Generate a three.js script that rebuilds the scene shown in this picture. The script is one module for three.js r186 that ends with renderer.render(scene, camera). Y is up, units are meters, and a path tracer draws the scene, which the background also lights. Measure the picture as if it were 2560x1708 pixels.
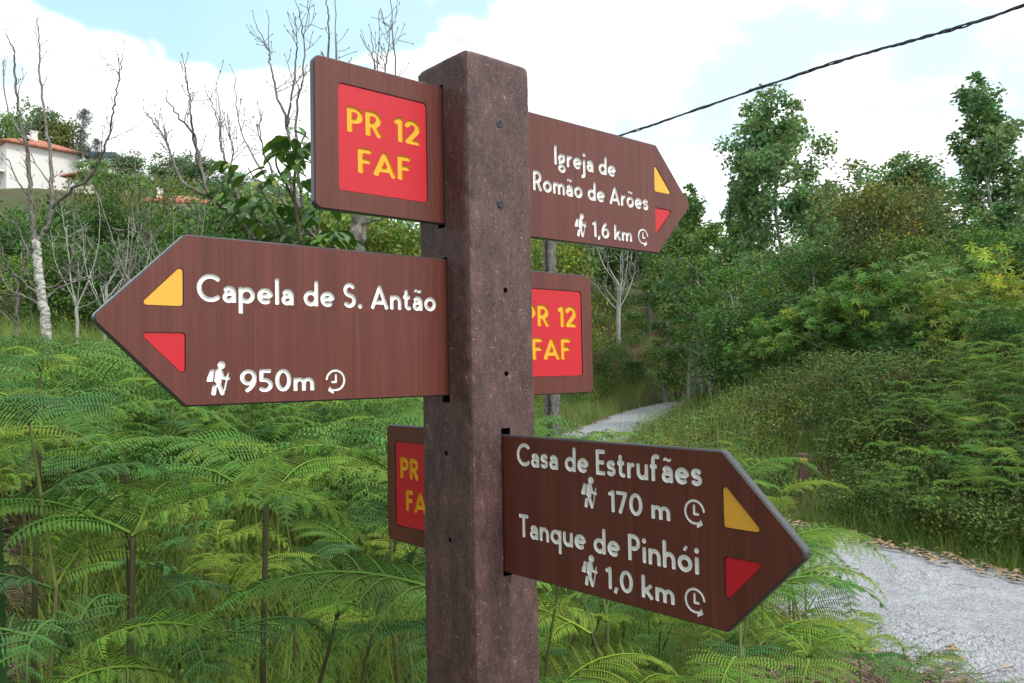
import * as THREE from 'three';
import { mergeGeometries } from 'three/addons/utils/BufferGeometryUtils.js';
import { Brush, Evaluator, SUBTRACTION } from 'three-bvh-csg';

/* ---------- camera, sky, sun, exposure ---------- */
const scene = new THREE.Scene();
const F = 2018.95, PITCH = 0.0362, ROLL = 0.0186, EYE = 1.6;
const FW = new THREE.Vector3(0, Math.sin(PITCH), -Math.cos(PITCH)), UPV = new THREE.Vector3(0, Math.cos(PITCH), Math.sin(PITCH)), RT = new THREE.Vector3(1, 0, 0);
const camera = new THREE.PerspectiveCamera(2 * Math.atan(854 / F) * 180 / Math.PI, 1024 / 683, 0.05, 900);
camera.position.set(0, EYE, 0);
{
  const c = Math.cos(ROLL), s = Math.sin(ROLL);
  const X = RT.clone().multiplyScalar(c).addScaledVector(UPV, -s), Y = RT.clone().multiplyScalar(s).addScaledVector(UPV, c);
  camera.quaternion.setFromRotationMatrix(new THREE.Matrix4().makeBasis(X, Y, FW.clone().negate()));
}
const renderer = new THREE.WebGLRenderer({ antialias: true });
renderer.toneMapping = THREE.LinearToneMapping;
renderer.toneMappingExposure = 1.75;
renderer.shadowMap.enabled = true;

// seeded helpers
function rngOf(seed) { let a = seed >>> 0; return () => { a = (a + 0x6D2B79F5) >>> 0; let t = a; t = Math.imul(t ^ (t >>> 15), t | 1); t ^= t + Math.imul(t ^ (t >>> 7), t | 61); return ((t ^ (t >>> 14)) >>> 0) / 4294967296; }; }
const hash3 = (x, y, z) => { let h = Math.imul(x, 374761393) + Math.imul(y, 668265263) + Math.imul(z, 2147483647 ^ 0x5bd1e995); h = Math.imul(h ^ (h >>> 13), 1274126177); return ((h ^ (h >>> 16)) >>> 0) / 4294967296; };
function noise3(x, y, z) {
  const X = Math.floor(x), Y = Math.floor(y), Z = Math.floor(z); let a = x - X, b = y - Y, c = z - Z;
  a = a * a * (3 - 2 * a); b = b * b * (3 - 2 * b); c = c * c * (3 - 2 * c);
  const L = (p, q, t) => p + (q - p) * t, h = (i, j, k) => hash3(X + i, Y + j, Z + k);
  return L(L(L(h(0, 0, 0), h(1, 0, 0), a), L(h(0, 1, 0), h(1, 1, 0), a), b), L(L(h(0, 0, 1), h(1, 0, 1), a), L(h(0, 1, 1), h(1, 1, 1), a), b), c);
}
function fbm(x, y, z, o = 4) { let s = 0, a = .5, n = 0; for (let i = 0; i < o; i++) { s += a * noise3(x, y, z); n += a; a *= .5; x *= 2.03; y *= 2.03; z *= 2.03; } return s / n; }
const sstep = (a, b, x) => { const t = Math.min(1, Math.max(0, (x - a) / (b - a))); return t * t * (3 - 2 * t); };
const lerp = (a, b, t) => a + (b - a) * t;

// a sheet of broken bright cloud with gaps of pale blue
{
  const W = 1536, H = 768, data = new Float32Array(W * H * 4);
  for (let j = 0; j < H; j++) for (let i = 0; i < W; i++) {
    const el = ((j + .5) / H - .5) * Math.PI, az = ((i + .5) / W - .5) * 2 * Math.PI, y = Math.sin(el), x = Math.cos(az) * Math.cos(el), z = Math.sin(az) * Math.cos(el);
    const k = 1 / (Math.max(0, y) + .35), n = fbm(x * k * 2.2 + 11, y * 2.6, z * k * 2.2 + 5, 6), fine = fbm(x * k * 9 + 3, y * 9, z * k * 9, 4);
    // the wide gap over the hillside and thinner gaps elsewhere
    const t = Math.atan2(x, -z), e = el;
    const edge = [[-1.2, .62], [-.62, .40], [-.5, .375], [-.43, .335], [-.38, .315], [-.31, .312], [-.2, .335], [-.1, .37], [-.04, .385], [.03, .46], [.5, .62], [1.2, .8]]; let q = 0; while (q < edge.length - 2 && t > edge[q + 1][0]) q++; const e0 = lerp(edge[q][1], edge[q + 1][1], Math.min(1, Math.max(0, (t - edge[q][0]) / (edge[q + 1][0] - edge[q][0]))));
    const gap = sstep(-.006, .02, e - e0 + .13 * (fine - .5) + .07 * (fbm(x * k * 26, y * 26, z * k * 26, 3) - .5) + .05 * (n - .5)) * (1 - sstep(.75, 1.0, e + .3 * (n - .5))) * (1 - sstep(.9, 1.2, Math.abs(t + .2))) * (.8 + .4 * (n - .3));
    const gap2 = sstep(.56, .72, fbm(x * k * 1.7 + 40, y * 2.2, z * k * 1.7 + 21, 5)) * .75;
    const wisp = sstep(.5, .64, fine * .4 + n * .6) * .68 * sstep(.02, .1, y);
    const clear = Math.min(1, Math.max(gap, gap2 * sstep(.05, .5, y), wisp));
    const cl = .86 + .28 * (n - .5) + .16 * (fine - .5);
    const hz = sstep(.35, 0, y);
    const blue = [lerp(.275, .44, hz), lerp(.485, .56, hz), lerp(.6, .6, hz)], white = [cl, cl * 1.005, cl * 1.01];
    const o = (j * W + i) * 4;
    for (let c = 0; c < 3; c++) data[o + c] = lerp(white[c], blue[c], clear);
    data[o + 3] = 1;
  }
  const sky = new THREE.DataTexture(data, W, H, THREE.RGBAFormat, THREE.FloatType);
  sky.mapping = THREE.EquirectangularReflectionMapping; sky.magFilter = THREE.LinearFilter; sky.minFilter = THREE.LinearFilter; sky.needsUpdate = true;
  scene.background = sky; scene.environment = sky;
}
const sun = new THREE.DirectionalLight(new THREE.Color(1, .965, .9), 1.5);
sun.position.set(25, 38, 23); sun.target.position.set(0, 0, 0);
sun.castShadow = true; sun.shadow.radius = 22; sun.shadow.mapSize.set(2048, 2048);
Object.assign(sun.shadow.camera, { left: -60, right: 60, top: 60, bottom: -60, near: 1, far: 200 });
scene.add(sun, sun.target);

/* ---------- helpers for things ---------- */
const taken = {};
function numbered(n) { const k = taken[n] = (taken[n] ?? -1) + 1; return k ? n + '_' + String(k).padStart(3, '0') : n; }
function tag(o, label, category, group, kind) { if (label) o.userData.label = label; if (category) o.userData.category = category; if (group) o.userData.group = group; if (kind) o.userData.kind = kind; return o; }
function mesh(name, geo, mat, parent) { const m = new THREE.Mesh(geo, mat); m.castShadow = m.receiveShadow = true; m.name = parent && parent !== scene ? name : numbered(name); (parent ?? scene).add(m); return m; }
function thing(name, label, category, pos, group) { const g = new THREE.Group(); g.name = numbered(name); g.position.copy(pos); scene.add(g); return tag(g, label, category, group); }
function copyOf(o) { const c = o.clone(); c.name = numbered(o.name.replace(/_\d\d\d$/, '')); c.userData = {}; scene.add(c); return c; }
function std(r, g, b, rough = .9, extra = {}) { const m = new THREE.MeshPhysicalMaterial({ roughness: rough, ...extra }); m.color.setRGB(r, g, b); return m; }
function leafMat(r, g, b, tr = .35, rough = .62) { const m = new THREE.MeshPhysicalMaterial({ roughness: rough, transmission: 0, side: THREE.DoubleSide, vertexColors: true }); m.color.setRGB(r, g, b); m.specularIntensity = .35; if (tr) { m.transmission = tr; m.roughness = .85; m.thickness = 0; } return m; }
function tex(w, h, fn, srgb) { const d = new Uint8Array(w * h * 4); for (let j = 0; j < h; j++) for (let i = 0; i < w; i++) { const c = fn(i / w, j / h, i, j), o = (j * w + i) * 4; d[o] = c[0] * 255; d[o + 1] = c[1] * 255; d[o + 2] = c[2] * 255; d[o + 3] = 255; } const t = new THREE.DataTexture(d, w, h); t.wrapS = t.wrapT = THREE.RepeatWrapping; t.magFilter = THREE.LinearFilter; t.minFilter = THREE.LinearMipmapLinearFilter; t.generateMipmaps = true; if (srgb) t.colorSpace = THREE.SRGBColorSpace; t.needsUpdate = true; return t; }
// a point of the place from its bearing in the photograph and its distance ahead
function at(px, py, d) {
  const u0 = px - 1280, v0 = py - 854, c = Math.cos(ROLL), s = Math.sin(ROLL), u = c * u0 - s * v0, v = s * u0 + c * v0;
  const r = FW.clone().addScaledVector(RT, u / F).addScaledVector(UPV, -v / F);
  return r.multiplyScalar(d / -r.z).add(new THREE.Vector3(0, EYE, 0));
}
function bufGeo(pos, idx, col, uv) { const g = new THREE.BufferGeometry(); g.setAttribute('position', new THREE.Float32BufferAttribute(pos, 3)); if (col) g.setAttribute('color', new THREE.Float32BufferAttribute(col, 3)); if (uv) g.setAttribute('uv', new THREE.Float32BufferAttribute(uv, 2)); if (idx) g.setIndex(idx); g.computeVertexNormals(); return g; }
// tapered tube along points; adds into {pos, idx, col?, uv}
function tubeInto(B, pts, radii, sides = 6, col) {
  const n = pts.length, base = B.pos.length / 3, T = new THREE.Vector3(), N = new THREE.Vector3(), Bn = new THREE.Vector3();
  let len = 0;
  for (let i = 0; i < n; i++) {
    T.copy(pts[Math.min(n - 1, i + 1)]).sub(pts[Math.max(0, i - 1)]).normalize();
    if (i) len += pts[i].distanceTo(pts[i - 1]);
    N.set(Math.abs(T.y) > .9 ? 1 : 0, Math.abs(T.y) > .9 ? 0 : 1, 0).cross(T).normalize(); Bn.copy(T).cross(N);
    for (let k = 0; k <= sides; k++) { const a = k / sides * Math.PI * 2, c = Math.cos(a) * radii[i], s = Math.sin(a) * radii[i]; B.pos.push(pts[i].x + N.x * c + Bn.x * s, pts[i].y + N.y * c + Bn.y * s, pts[i].z + N.z * c + Bn.z * s); B.uv?.push(k / sides * .3, len); if (col) B.col.push(...col); }
  }
  for (let i = 0; i < n - 1; i++) for (let k = 0; k < sides; k++) { const a = base + i * (sides + 1) + k, b = a + sides + 1; B.idx.push(a, b, a + 1, a + 1, b, b + 1); }
  const tip = B.pos.length / 3; const e = pts[n - 1]; B.pos.push(e.x, e.y, e.z); B.uv?.push(0, len); if (col) B.col.push(...col);
  for (let k = 0; k < sides; k++) B.idx.push(base + (n - 1) * (sides + 1) + k, tip, base + (n - 1) * (sides + 1) + k + 1);
}
const geoOf = (B) => bufGeo(B.pos, B.idx, B.col?.length ? B.col : null, B.uv?.length ? B.uv : null);
function smooth(pts, n) { return new THREE.CatmullRomCurve3(pts, false, 'centripetal').getPoints(n); }

/* ---------- ground, path ---------- */
const PATH = [[4.9, -4], [4.5, 0], [3.75, 3], [2.95, 5], [2.1, 7], [1.25, 9], [.45, 12], [1.1, 16], [2.6, 21], [4.4, 27], [6.3, 33], [9.2, 39], [14, 43], [24, 46]];
const PC = new THREE.CatmullRomCurve3(PATH.map(([x, d]) => new THREE.Vector3(x, 0, -d)), false, 'centripetal').getSpacedPoints(160);
function pathSide(x, d) { // signed distance to the path's centre, positive to its right
  let best = 1e9, sg = 1;
  for (let i = 0; i < PC.length - 1; i++) {
    const a = PC[i], b = PC[i + 1], ax = a.x, ad = -a.z, bx = b.x - ax, bd = -b.z - ad, t = Math.min(1, Math.max(0, ((x - ax) * bx + (d - ad) * bd) / (bx * bx + bd * bd)));
    const ex = x - ax - bx * t, ed = d - ad - bd * t, q = ex * ex + ed * ed;
    if (q < best) { best = q; sg = (bd * ex - bx * ed) > 0 ? 1 : -1; }
  }
  return Math.sqrt(best) * sg;
}
const HALF = 1.12;
function groundY(x, d) {
  const sd = pathSide(x, d), u = x / Math.max(4, d);
  let s = Math.max(0, -x * .75 + d * .12 - .6); s = s / (1 + s / 25) * .33;
  const left = (sd < 0 ? 1 : 0) * sstep(HALF, HALF + 1.2, -sd) * .12;
  const right = sd > 0 ? 1.3 * sstep(HALF + .3, HALF + 3.4, sd) * sstep(.08, .42, u) * (1 - sstep(26, 34, d)) + .03 * Math.max(0, Math.min(sd, 40) - 4.5) : 0;
  const A = u < -.3 ? lerp(18, 20, sstep(-.3, -.62, u)) : u < 0 ? lerp(18, 12, sstep(-.3, 0, u)) : lerp(12, 9, sstep(0, .4, u));
  const hill = sstep(25, 112, d) * A;
  const bank = 3.3 * sstep(39, 47, d) * sstep(-.1, .04, u);
  const bumps = (fbm(x * .5 + 9, d * .5, 3, 3) - .5) * .35 * sstep(HALF, HALF + 1.5, Math.abs(sd)) + (fbm(x * .06, d * .06, 8, 3) - .5) * 3 * sstep(30, 60, d);
  const flat = sstep(HALF - .1, HALF + .35, Math.abs(sd));
  return (s * sstep(HALF, HALF + 2, Math.abs(sd)) + left + right + hill + bank + bumps) * flat - .05 * (1 - flat);
}
{
  const X = (i) => Math.sign(i) * (.15 * Math.abs(i) + 210 * (Math.abs(i) / 110) ** 4), D = (j) => -6 + .15 * j + 230 * (j / 150) ** 3.5;
  const nx = 221, nd = 151, pos = [], idx = [], uv = [];
  for (let j = 0; j < nd; j++) for (let i = 0; i < nx; i++) { const x = X(i - 110), d = D(j); pos.push(x, groundY(x, d), -d); uv.push(x / 3, d / 3); }
  for (let j = 0; j < nd - 1; j++) for (let i = 0; i < nx - 1; i++) { const a = j * nx + i, b = a + nx; idx.push(a, a + 1, b, a + 1, b + 1, b); }
  const map = tex(512, 512, (u, v) => {
    const P = (k) => fbm(Math.cos(u * 6.283) * k + 7, Math.sin(u * 6.283) * k + Math.cos(v * 6.283) * k, Math.sin(v * 6.283) * k + 3, 5);
    const n = P(3), g = sstep(.42, .6, P(1.3)), f = .6 + .8 * P(11);
    return [lerp(.26, .22, g) * f + n * .05, lerp(.21, .27, g) * f + n * .05, lerp(.15, .12, g) * f];
  }, true);
  const m = new THREE.MeshStandardMaterial({ map, roughness: 1, bumpMap: map, bumpScale: .04 });
  tag(mesh('ground', bufGeo(pos, idx, null, uv), m), 'sloping earth ground under the ferns and grass', 'ground', null, 'structure');
}
{ // worn pale granite path
  const n = 260, P = new THREE.CatmullRomCurve3(PATH.map(([x, d]) => new THREE.Vector3(x, 0, -d)), false, 'centripetal').getSpacedPoints(n), pos = [], idx = [], uv = [], K = 15;
  let len = 0;
  for (let i = 0; i <= n; i++) {
    const t = P[Math.min(n, i + 1)].clone().sub(P[Math.max(0, i - 1)]).normalize(), nx = -t.z, nz = t.x; if (i) len += P[i].distanceTo(P[i - 1]);
    for (let k = 0; k < K; k++) {
      const q = k / (K - 1) * 2 - 1, ragged = Math.abs(q) > .95 ? (fbm(len * 2.3, q * 5, 2, 3) - .5) * .45 : 0, s = q * (HALF + ragged);
      const x = P[i].x + nx * s, z = P[i].z + nz * s, camber = .05 * (1 - q * q);
      pos.push(x, .006 + camber + (fbm(x * 1.6, z * 1.6, 5, 3) - .5) * .04 * (1 - q * q), z); uv.push((s + 2) / 2.4, len / 2.4);
    }
  }
  for (let i = 0; i < n; i++) for (let k = 0; k < K - 1; k++) { const a = i * K + k, b = a + K; idx.push(a, a + 1, b, a + 1, b + 1, b); }
  const wrap = (p) => ((p % 1) + 1) % 1, N = 26, seeds = []; const r = rngOf(5);
  for (let i = 0; i < N * N; i++) seeds.push([r(), r(), r()]);
  const cell = (u, v) => { const x = u * N, y = v * N, X = Math.floor(x), Y = Math.floor(y); let a = 9, b = 9, id = 0; for (let j = -1; j < 2; j++) for (let i = -1; i < 2; i++) { const q = ((Y + j + N) % N) * N + (X + i + N) % N, s = seeds[q], d = Math.hypot(X + i + s[0] - x, Y + j + s[1] - y); if (d < a) { b = a; a = d; id = q; } else if (d < b) b = d; } return [b - a, seeds[id][2]]; };
  const P4 = (u, v, k, z) => fbm(Math.cos(u * 6.283) * k + z, Math.sin(u * 6.283) * k + Math.cos(v * 6.283) * k, Math.sin(v * 6.283) * k, 5);
  const bump = tex(1024, 1024, (u, v) => { const [e] = cell(u, v), w = P4(u, v, 1.2, 4), g = P4(u, v, 30, 1); const h = sstep(0, .22 + .3 * w, e) * .16 + g * .84; return [h, h, h]; });
  const map = tex(1024, 1024, (u, v) => {
    const [e, id] = cell(u, v), w = P4(u, v, 1.2, 4), g = P4(u, v, 34, 1), p = P4(u, v, 3.2, 9), s = P4(u, v, 60, 6);
    const joint = (1 - sstep(.0, .14, e)) * sstep(.46, .62, w) * sstep(.42, .6, p) * .16;
    let b = .6 + (g - .5) * .3 + (p - .5) * .14 - joint; if (s > .6) b -= .1; if (s < .38) b += .06;
    return [b * .985, b * 1.0, b * 1.025].map((q) => Math.max(0, Math.min(1, q)));
  }, true);
  tag(mesh('path', bufGeo(pos, idx, null, uv), new THREE.MeshStandardMaterial({ map, bumpMap: bump, bumpScale: .014, roughness: .93 })), 'pale grey worn stone path curving past the signpost', 'path', null, 'structure');
}

/* ---------- carved lettering ---------- */
function arc(cx, cy, rx, ry, a0, a1, n = 26) { const p = []; for (let i = 0; i <= n; i++) { const a = (a0 + (a1 - a0) * i / n) * Math.PI / 180; p.push([cx + rx * Math.cos(a), cy + ry * Math.sin(a)]); } return p; }
const HW = .083;
const A_ = [[[.43, 0], [.43, .36], ...arc(.255, .365, .175, .165, 0, 145)], [[.43, .335], [.25, .335], ...arc(.225, .205, .145, .13, 90, 270), [.3, .085], [.43, .16]]];
const bowl = (cx) => [arc(cx, .3, .235, .222, 0, 360)];
const tilde = (cx, y = .83) => ({ w: .05, p: [[cx - .17, y - .035], [cx - .1, y + .035], [cx - .02, y + .01], [cx + .06, y - .03], [cx + .13, y - .01], [cx + .18, y + .05]] });
const G = {
  C: [.86, [arc(.5, .5, .42, .42, 44, 316, 40)]], a: [.57, A_], p: [.68, [[[.08, .6], [.08, -.38]], ...bowl(.315)]], e: [.64, [arc(.31, .3, .235, .222, 4, 312, 34), [[.1, .305], [.53, .305]]]],
  l: [.27, [[[.1, 1], [.1, 0]]]], d: [.71, [...bowl(.31), [[.55, 1], [.55, 0]]]], S: [.66, [[...arc(.32, .715, .2, .205, 32, 270), ...arc(.31, .29, .225, .21, 90, -148)]]], '.': [.28, [{ c: [.12, .08, .1] }]],
  A: [.84, [[[.05, 0], [.42, .9], [.79, 0]], [[.2, .27], [.64, .27]]]], n: [.62, [[[.1, .6], [.1, 0]], [[.1, .3], ...arc(.3, .3, .2, .222, 180, 0), [.5, 0]]]],
  m: [.93, [[[.1, .6], [.1, 0]], [[.1, .3], ...arc(.275, .32, .175, .2, 180, 0), [.45, 0]], [[.45, .3], ...arc(.625, .32, .175, .2, 180, 0), [.8, 0]]]],
  t: [.44, [[[.19, .86], [.19, .22], ...arc(.33, .215, .14, .135, 180, 285)], [[.03, .545], [.39, .545]]]], o: [.65, bowl(.315)], 'ã': [.57, [...A_, tilde(.26)]], 'õ': [.65, [...bowl(.315), tilde(.315)]], 'ó': [.65, [...bowl(.315), { w: .06, p: [[.28, .76], [.42, .92]] }]],
  9: [.66, [arc(.32, .655, .235, .265, 0, 360), [[.555, .64], [.545, .47], [.49, .32], [.39, .18], [.22, .05]]]], 6: [.64, [arc(.31, .335, .23, .255, 0, 360), [[.08, .34], [.09, .5], [.15, .66], [.25, .82], [.4, .97]]]],
  5: [.6, [[[.5, .92], [.12, .92], [.12, .53], [.26, .53], ...arc(.26, .3, .225, .22, 90, -140)]]], 0: [.68, [arc(.32, .5, .24, .42, 0, 360, 40)]], 1: [.44, [[[.05, .78], [.27, .93], [.27, 0]]]],
  2: [.64, [[...arc(.28, .68, .225, .24, 165, -32), [.09, .085], [.56, .08]]]], 7: [.58, [[[.03, .92], [.5, .92], [.2, 0]]]],
  P: [.62, [[[.09, 1], [.09, 0]], [[.09, .92], [.28, .92], ...arc(.28, .69, .23, .23, 90, -90), [.09, .46]]]], R: [.68, [[[.09, 1], [.09, 0]], [[.09, .92], [.28, .92], ...arc(.28, .69, .23, .23, 90, -90), [.09, .46]], [[.3, .46], [.55, 0]]]],
  F: [.56, [[[.09, 1], [.09, 0]], [[.09, .92], [.5, .92]], [[.09, .5], [.45, .5]]]], E: [.6, [[[.09, 1], [.09, 0]], [[.09, .92], [.5, .92]], [[.09, .5], [.46, .5]], [[.09, .08], [.5, .08]]]], I: [.3, [[[.11, 1], [.11, 0]]]], T: [.62, [[[.02, .92], [.62, .92]], [[.32, .92], [.32, 0]]]],
  g: [.56, [arc(.27, .37, .17, .16, 0, 360), { w: .06, p: [[.36, .5], [.52, .56]] }, { w: .06, p: [[.18, .22], [.11, .12], [.2, .04], [.36, .0]] }, { w: .07, p: arc(.28, -.15, .2, .14, 0, 360) }]], r: [.42, [[[.1, .6], [.1, 0]], [[.1, .28], ...arc(.3, .28, .2, .245, 180, 82)]]],
  j: [.3, [[[.15, .6], [.15, -.2], ...arc(.02, -.2, .13, .13, 0, -105)], { c: [.15, .83, .1] }]], s: [.48, [[...arc(.25, .43, .15, .105, 28, 270), ...arc(.24, .2, .16, .122, 90, -150)]]], k: [.56, [[[.1, 1], [.1, 0]], [[.48, .6], [.12, .25]], [[.22, .36], [.52, 0]]]],
  u: [.62, [[[.1, .6], [.1, .28], ...arc(.3, .28, .2, .205, 180, 360), [.5, .6]], [[.5, .4], [.5, 0]]]], f: [.4, [[...arc(.33, .78, .15, .145, 55, 180), [.18, 0]], [[.03, .545], [.36, .545]]]], h: [.62, [[[.1, 1], [.1, 0]], [[.1, .3], ...arc(.3, .3, .2, .222, 180, 0), [.5, 0]]]],
  i: [.3, [[[.12, .6], [.12, 0]], { c: [.12, .83, .1] }]], q: [.7, [...bowl(.31), [[.55, .6], [.55, -.38]]]], ',': [.28, [[[.14, .14], [.05, -.14]]]],
  hiker: [.69, [{ c: [.417, .895, .112] }, { poly: [[.265, .755], [.3, .785], [.405, .785], [.45, .72], [.405, .53], [.41, .4], [.225, .44]] }, { w: .062, p: [[.3, .46], [.462, .06]] }, { w: .066, p: [[.235, .345], [.186, .06]] }, { poly: [[.215, .77], [.168, .45], [.015, .45], [.03, .55], [.09, .68], [.105, .755]] }, { w: .045, p: [[.405, .74], [.46, .54], [.66, .51]] }, { w: .024, p: [[.618, .7], [.495, .16]] }]],
};
G.clock = [1, [{ w: .05, p: arc(.5, .5, .46, .46, 2, 286, 44) }, { w: .052, p: [[.48, .8], [.48, .42], [.72, .42]] }, { poly: [[.62, -.12], [.88, .02], [.8, .22], [.74, .12], [.62, .08]] }]];
G.clockMirrored = [1, G.clock[1].map((s) => ({ w: s.w, p: s.p?.map(([x, y]) => [1 - x, y]), poly: s.poly?.map(([x, y]) => [1 - x, y]).reverse() })).map((s) => s.poly ? { poly: s.poly } : s)];
function sdSeg(px, py, a, b, hw, r, f0, f1) {
  const dx = b[0] - a[0], dy = b[1] - a[1], L = Math.hypot(dx, dy) || 1e-6, s = ((px - a[0]) * dx + (py - a[1]) * dy) / L, l = Math.abs((px - a[0]) * dy - (py - a[1]) * dx) / L;
  if (s < 0 && !f0) return Math.hypot(px - a[0], py - a[1]) - hw; if (s > L && !f1) return Math.hypot(px - b[0], py - b[1]) - hw;
  const e = Math.max(f0 ? -s + r : -1, f1 ? s - L + r : -1), q = l - (hw - r);
  return (q > 0 && e > 0 ? Math.hypot(q, e) : Math.max(q, e)) - r;
}
function sdPoly(px, py, v) { let d = 1e9, ins = false; for (let i = 0, j = v.length - 1; i < v.length; j = i++) { const a = v[i], b = v[j], ex = b[0] - a[0], ey = b[1] - a[1], wx = px - a[0], wy = py - a[1], t = Math.min(1, Math.max(0, (wx * ex + wy * ey) / (ex * ex + ey * ey))); d = Math.min(d, Math.hypot(wx - ex * t, wy - ey * t)); if ((a[1] > py) !== (b[1] > py) && px < (b[0] - a[0]) * (py - a[1]) / (b[1] - a[1]) + a[0]) ins = !ins; } return (ins ? -d : d) - .012; }
const loopsOf = {};
function glyphLoops(key) {
  if (loopsOf[key]) return loopsOf[key];
  const bold = key.length > 1 && key.endsWith('*'), ch = bold ? key[0] : key;
  const prims = [];
  for (const s of G[ch][1]) {
    if (s.c) prims.push({ box: [s.c[0] - s.c[2], s.c[1] - s.c[2], s.c[0] + s.c[2], s.c[1] + s.c[2]], f: (x, y) => Math.hypot(x - s.c[0], y - s.c[1]) - s.c[2] });
    else if (s.poly) prims.push({ f: (x, y) => sdPoly(x, y, s.poly) });
    else { const p = s.p ?? s, hw = s.w ?? HW, closed = Math.hypot(p[0][0] - p[p.length - 1][0], p[0][1] - p[p.length - 1][1]) < 1e-6, r = Math.min(hw * .98, .045); for (let i = 0; i < p.length - 1; i++) { const a = p[i], b = p[i + 1]; if (Math.hypot(a[0] - b[0], a[1] - b[1]) < 1e-7) continue; const f0 = !closed && i === 0, f1 = !closed && i === p.length - 2; prims.push({ f: (x, y) => sdSeg(x, y, a, b, hw, r, f0, f1) }); } }
  }
  const x0 = -.16, y0 = -.56, st = .0135, nx = Math.ceil(1.3 / st), ny = Math.ceil(1.72 / st), v = new Float32Array(nx * ny);
  for (let j = 0; j < ny; j++) for (let i = 0; i < nx; i++) { let d = 9; const x = x0 + i * st, y = y0 + j * st; for (const p of prims) { const q = p.f(x, y); if (q < d) d = q; } v[j * nx + i] = bold ? d - .022 : d; }
  const next = new Map(), P = new Map();
  const vert = (i, j, hor) => { const a = v[j * nx + i], b = hor ? v[j * nx + i + 1] : v[(j + 1) * nx + i], t = a / (a - b), key = (j * nx + i) * 2 + (hor ? 0 : 1); if (!P.has(key)) P.set(key, [x0 + (i + (hor ? t : 0)) * st, y0 + (j + (hor ? 0 : t)) * st]); return key; };
  for (let j = 0; j < ny - 1; j++) for (let i = 0; i < nx - 1; i++) {
    const a = v[j * nx + i] < 0, b = v[j * nx + i + 1] < 0, c = v[(j + 1) * nx + i + 1] < 0, d = v[(j + 1) * nx + i] < 0, k = (a ? 1 : 0) | (b ? 2 : 0) | (c ? 4 : 0) | (d ? 8 : 0);
    if (!k || k === 15) continue;
    const Bt = () => vert(i, j, true), Tp = () => vert(i, j + 1, true), Lf = () => vert(i, j, false), Rg = () => vert(i + 1, j, false), add = (p, q) => next.set(p, q);
    switch (k) { case 1: add(Bt(), Lf()); break; case 2: add(Rg(), Bt()); break; case 3: add(Rg(), Lf()); break; case 4: add(Tp(), Rg()); break; case 5: add(Bt(), Rg()); add(Tp(), Lf()); break; case 6: add(Tp(), Bt()); break; case 7: add(Tp(), Lf()); break; case 8: add(Lf(), Tp()); break; case 9: add(Bt(), Tp()); break; case 10: add(Lf(), Bt()); add(Rg(), Tp()); break; case 11: add(Rg(), Tp()); break; case 12: add(Lf(), Rg()); break; case 13: add(Bt(), Rg()); break; case 14: add(Lf(), Bt()); break; }
  }
  const loops = [], used = new Set();
  for (const s of next.keys()) { if (used.has(s)) continue; const l = []; let k = s; while (k !== undefined && !used.has(k)) { used.add(k); l.push(P.get(k)); k = next.get(k); } if (l.length > 8) loops.push(simplify(l, .0022)); }
  return loopsOf[key] = loops.map((l) => ({ l, area: area(l) }));
}
function area(l) { let a = 0; for (let i = 0, j = l.length - 1; i < l.length; j = i++) a += l[j][0] * l[i][1] - l[i][0] * l[j][1]; return a / 2; }
function simplify(l, tol) {
  const dp = (a, b) => { let m = 0, k = -1; const [x1, y1] = l[a], [x2, y2] = l[b % l.length], L = Math.hypot(x2 - x1, y2 - y1) || 1e-9; for (let i = a + 1; i < b; i++) { const d = Math.abs((l[i][0] - x1) * (y2 - y1) - (l[i][1] - y1) * (x2 - x1)) / L; if (d > m) { m = d; k = i; } } return m > tol ? [...dp(a, k), ...dp(k, b)] : [l[a]]; };
  const h = l.length >> 1; return [...dp(0, h), ...dp(h, l.length)];
}
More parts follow.
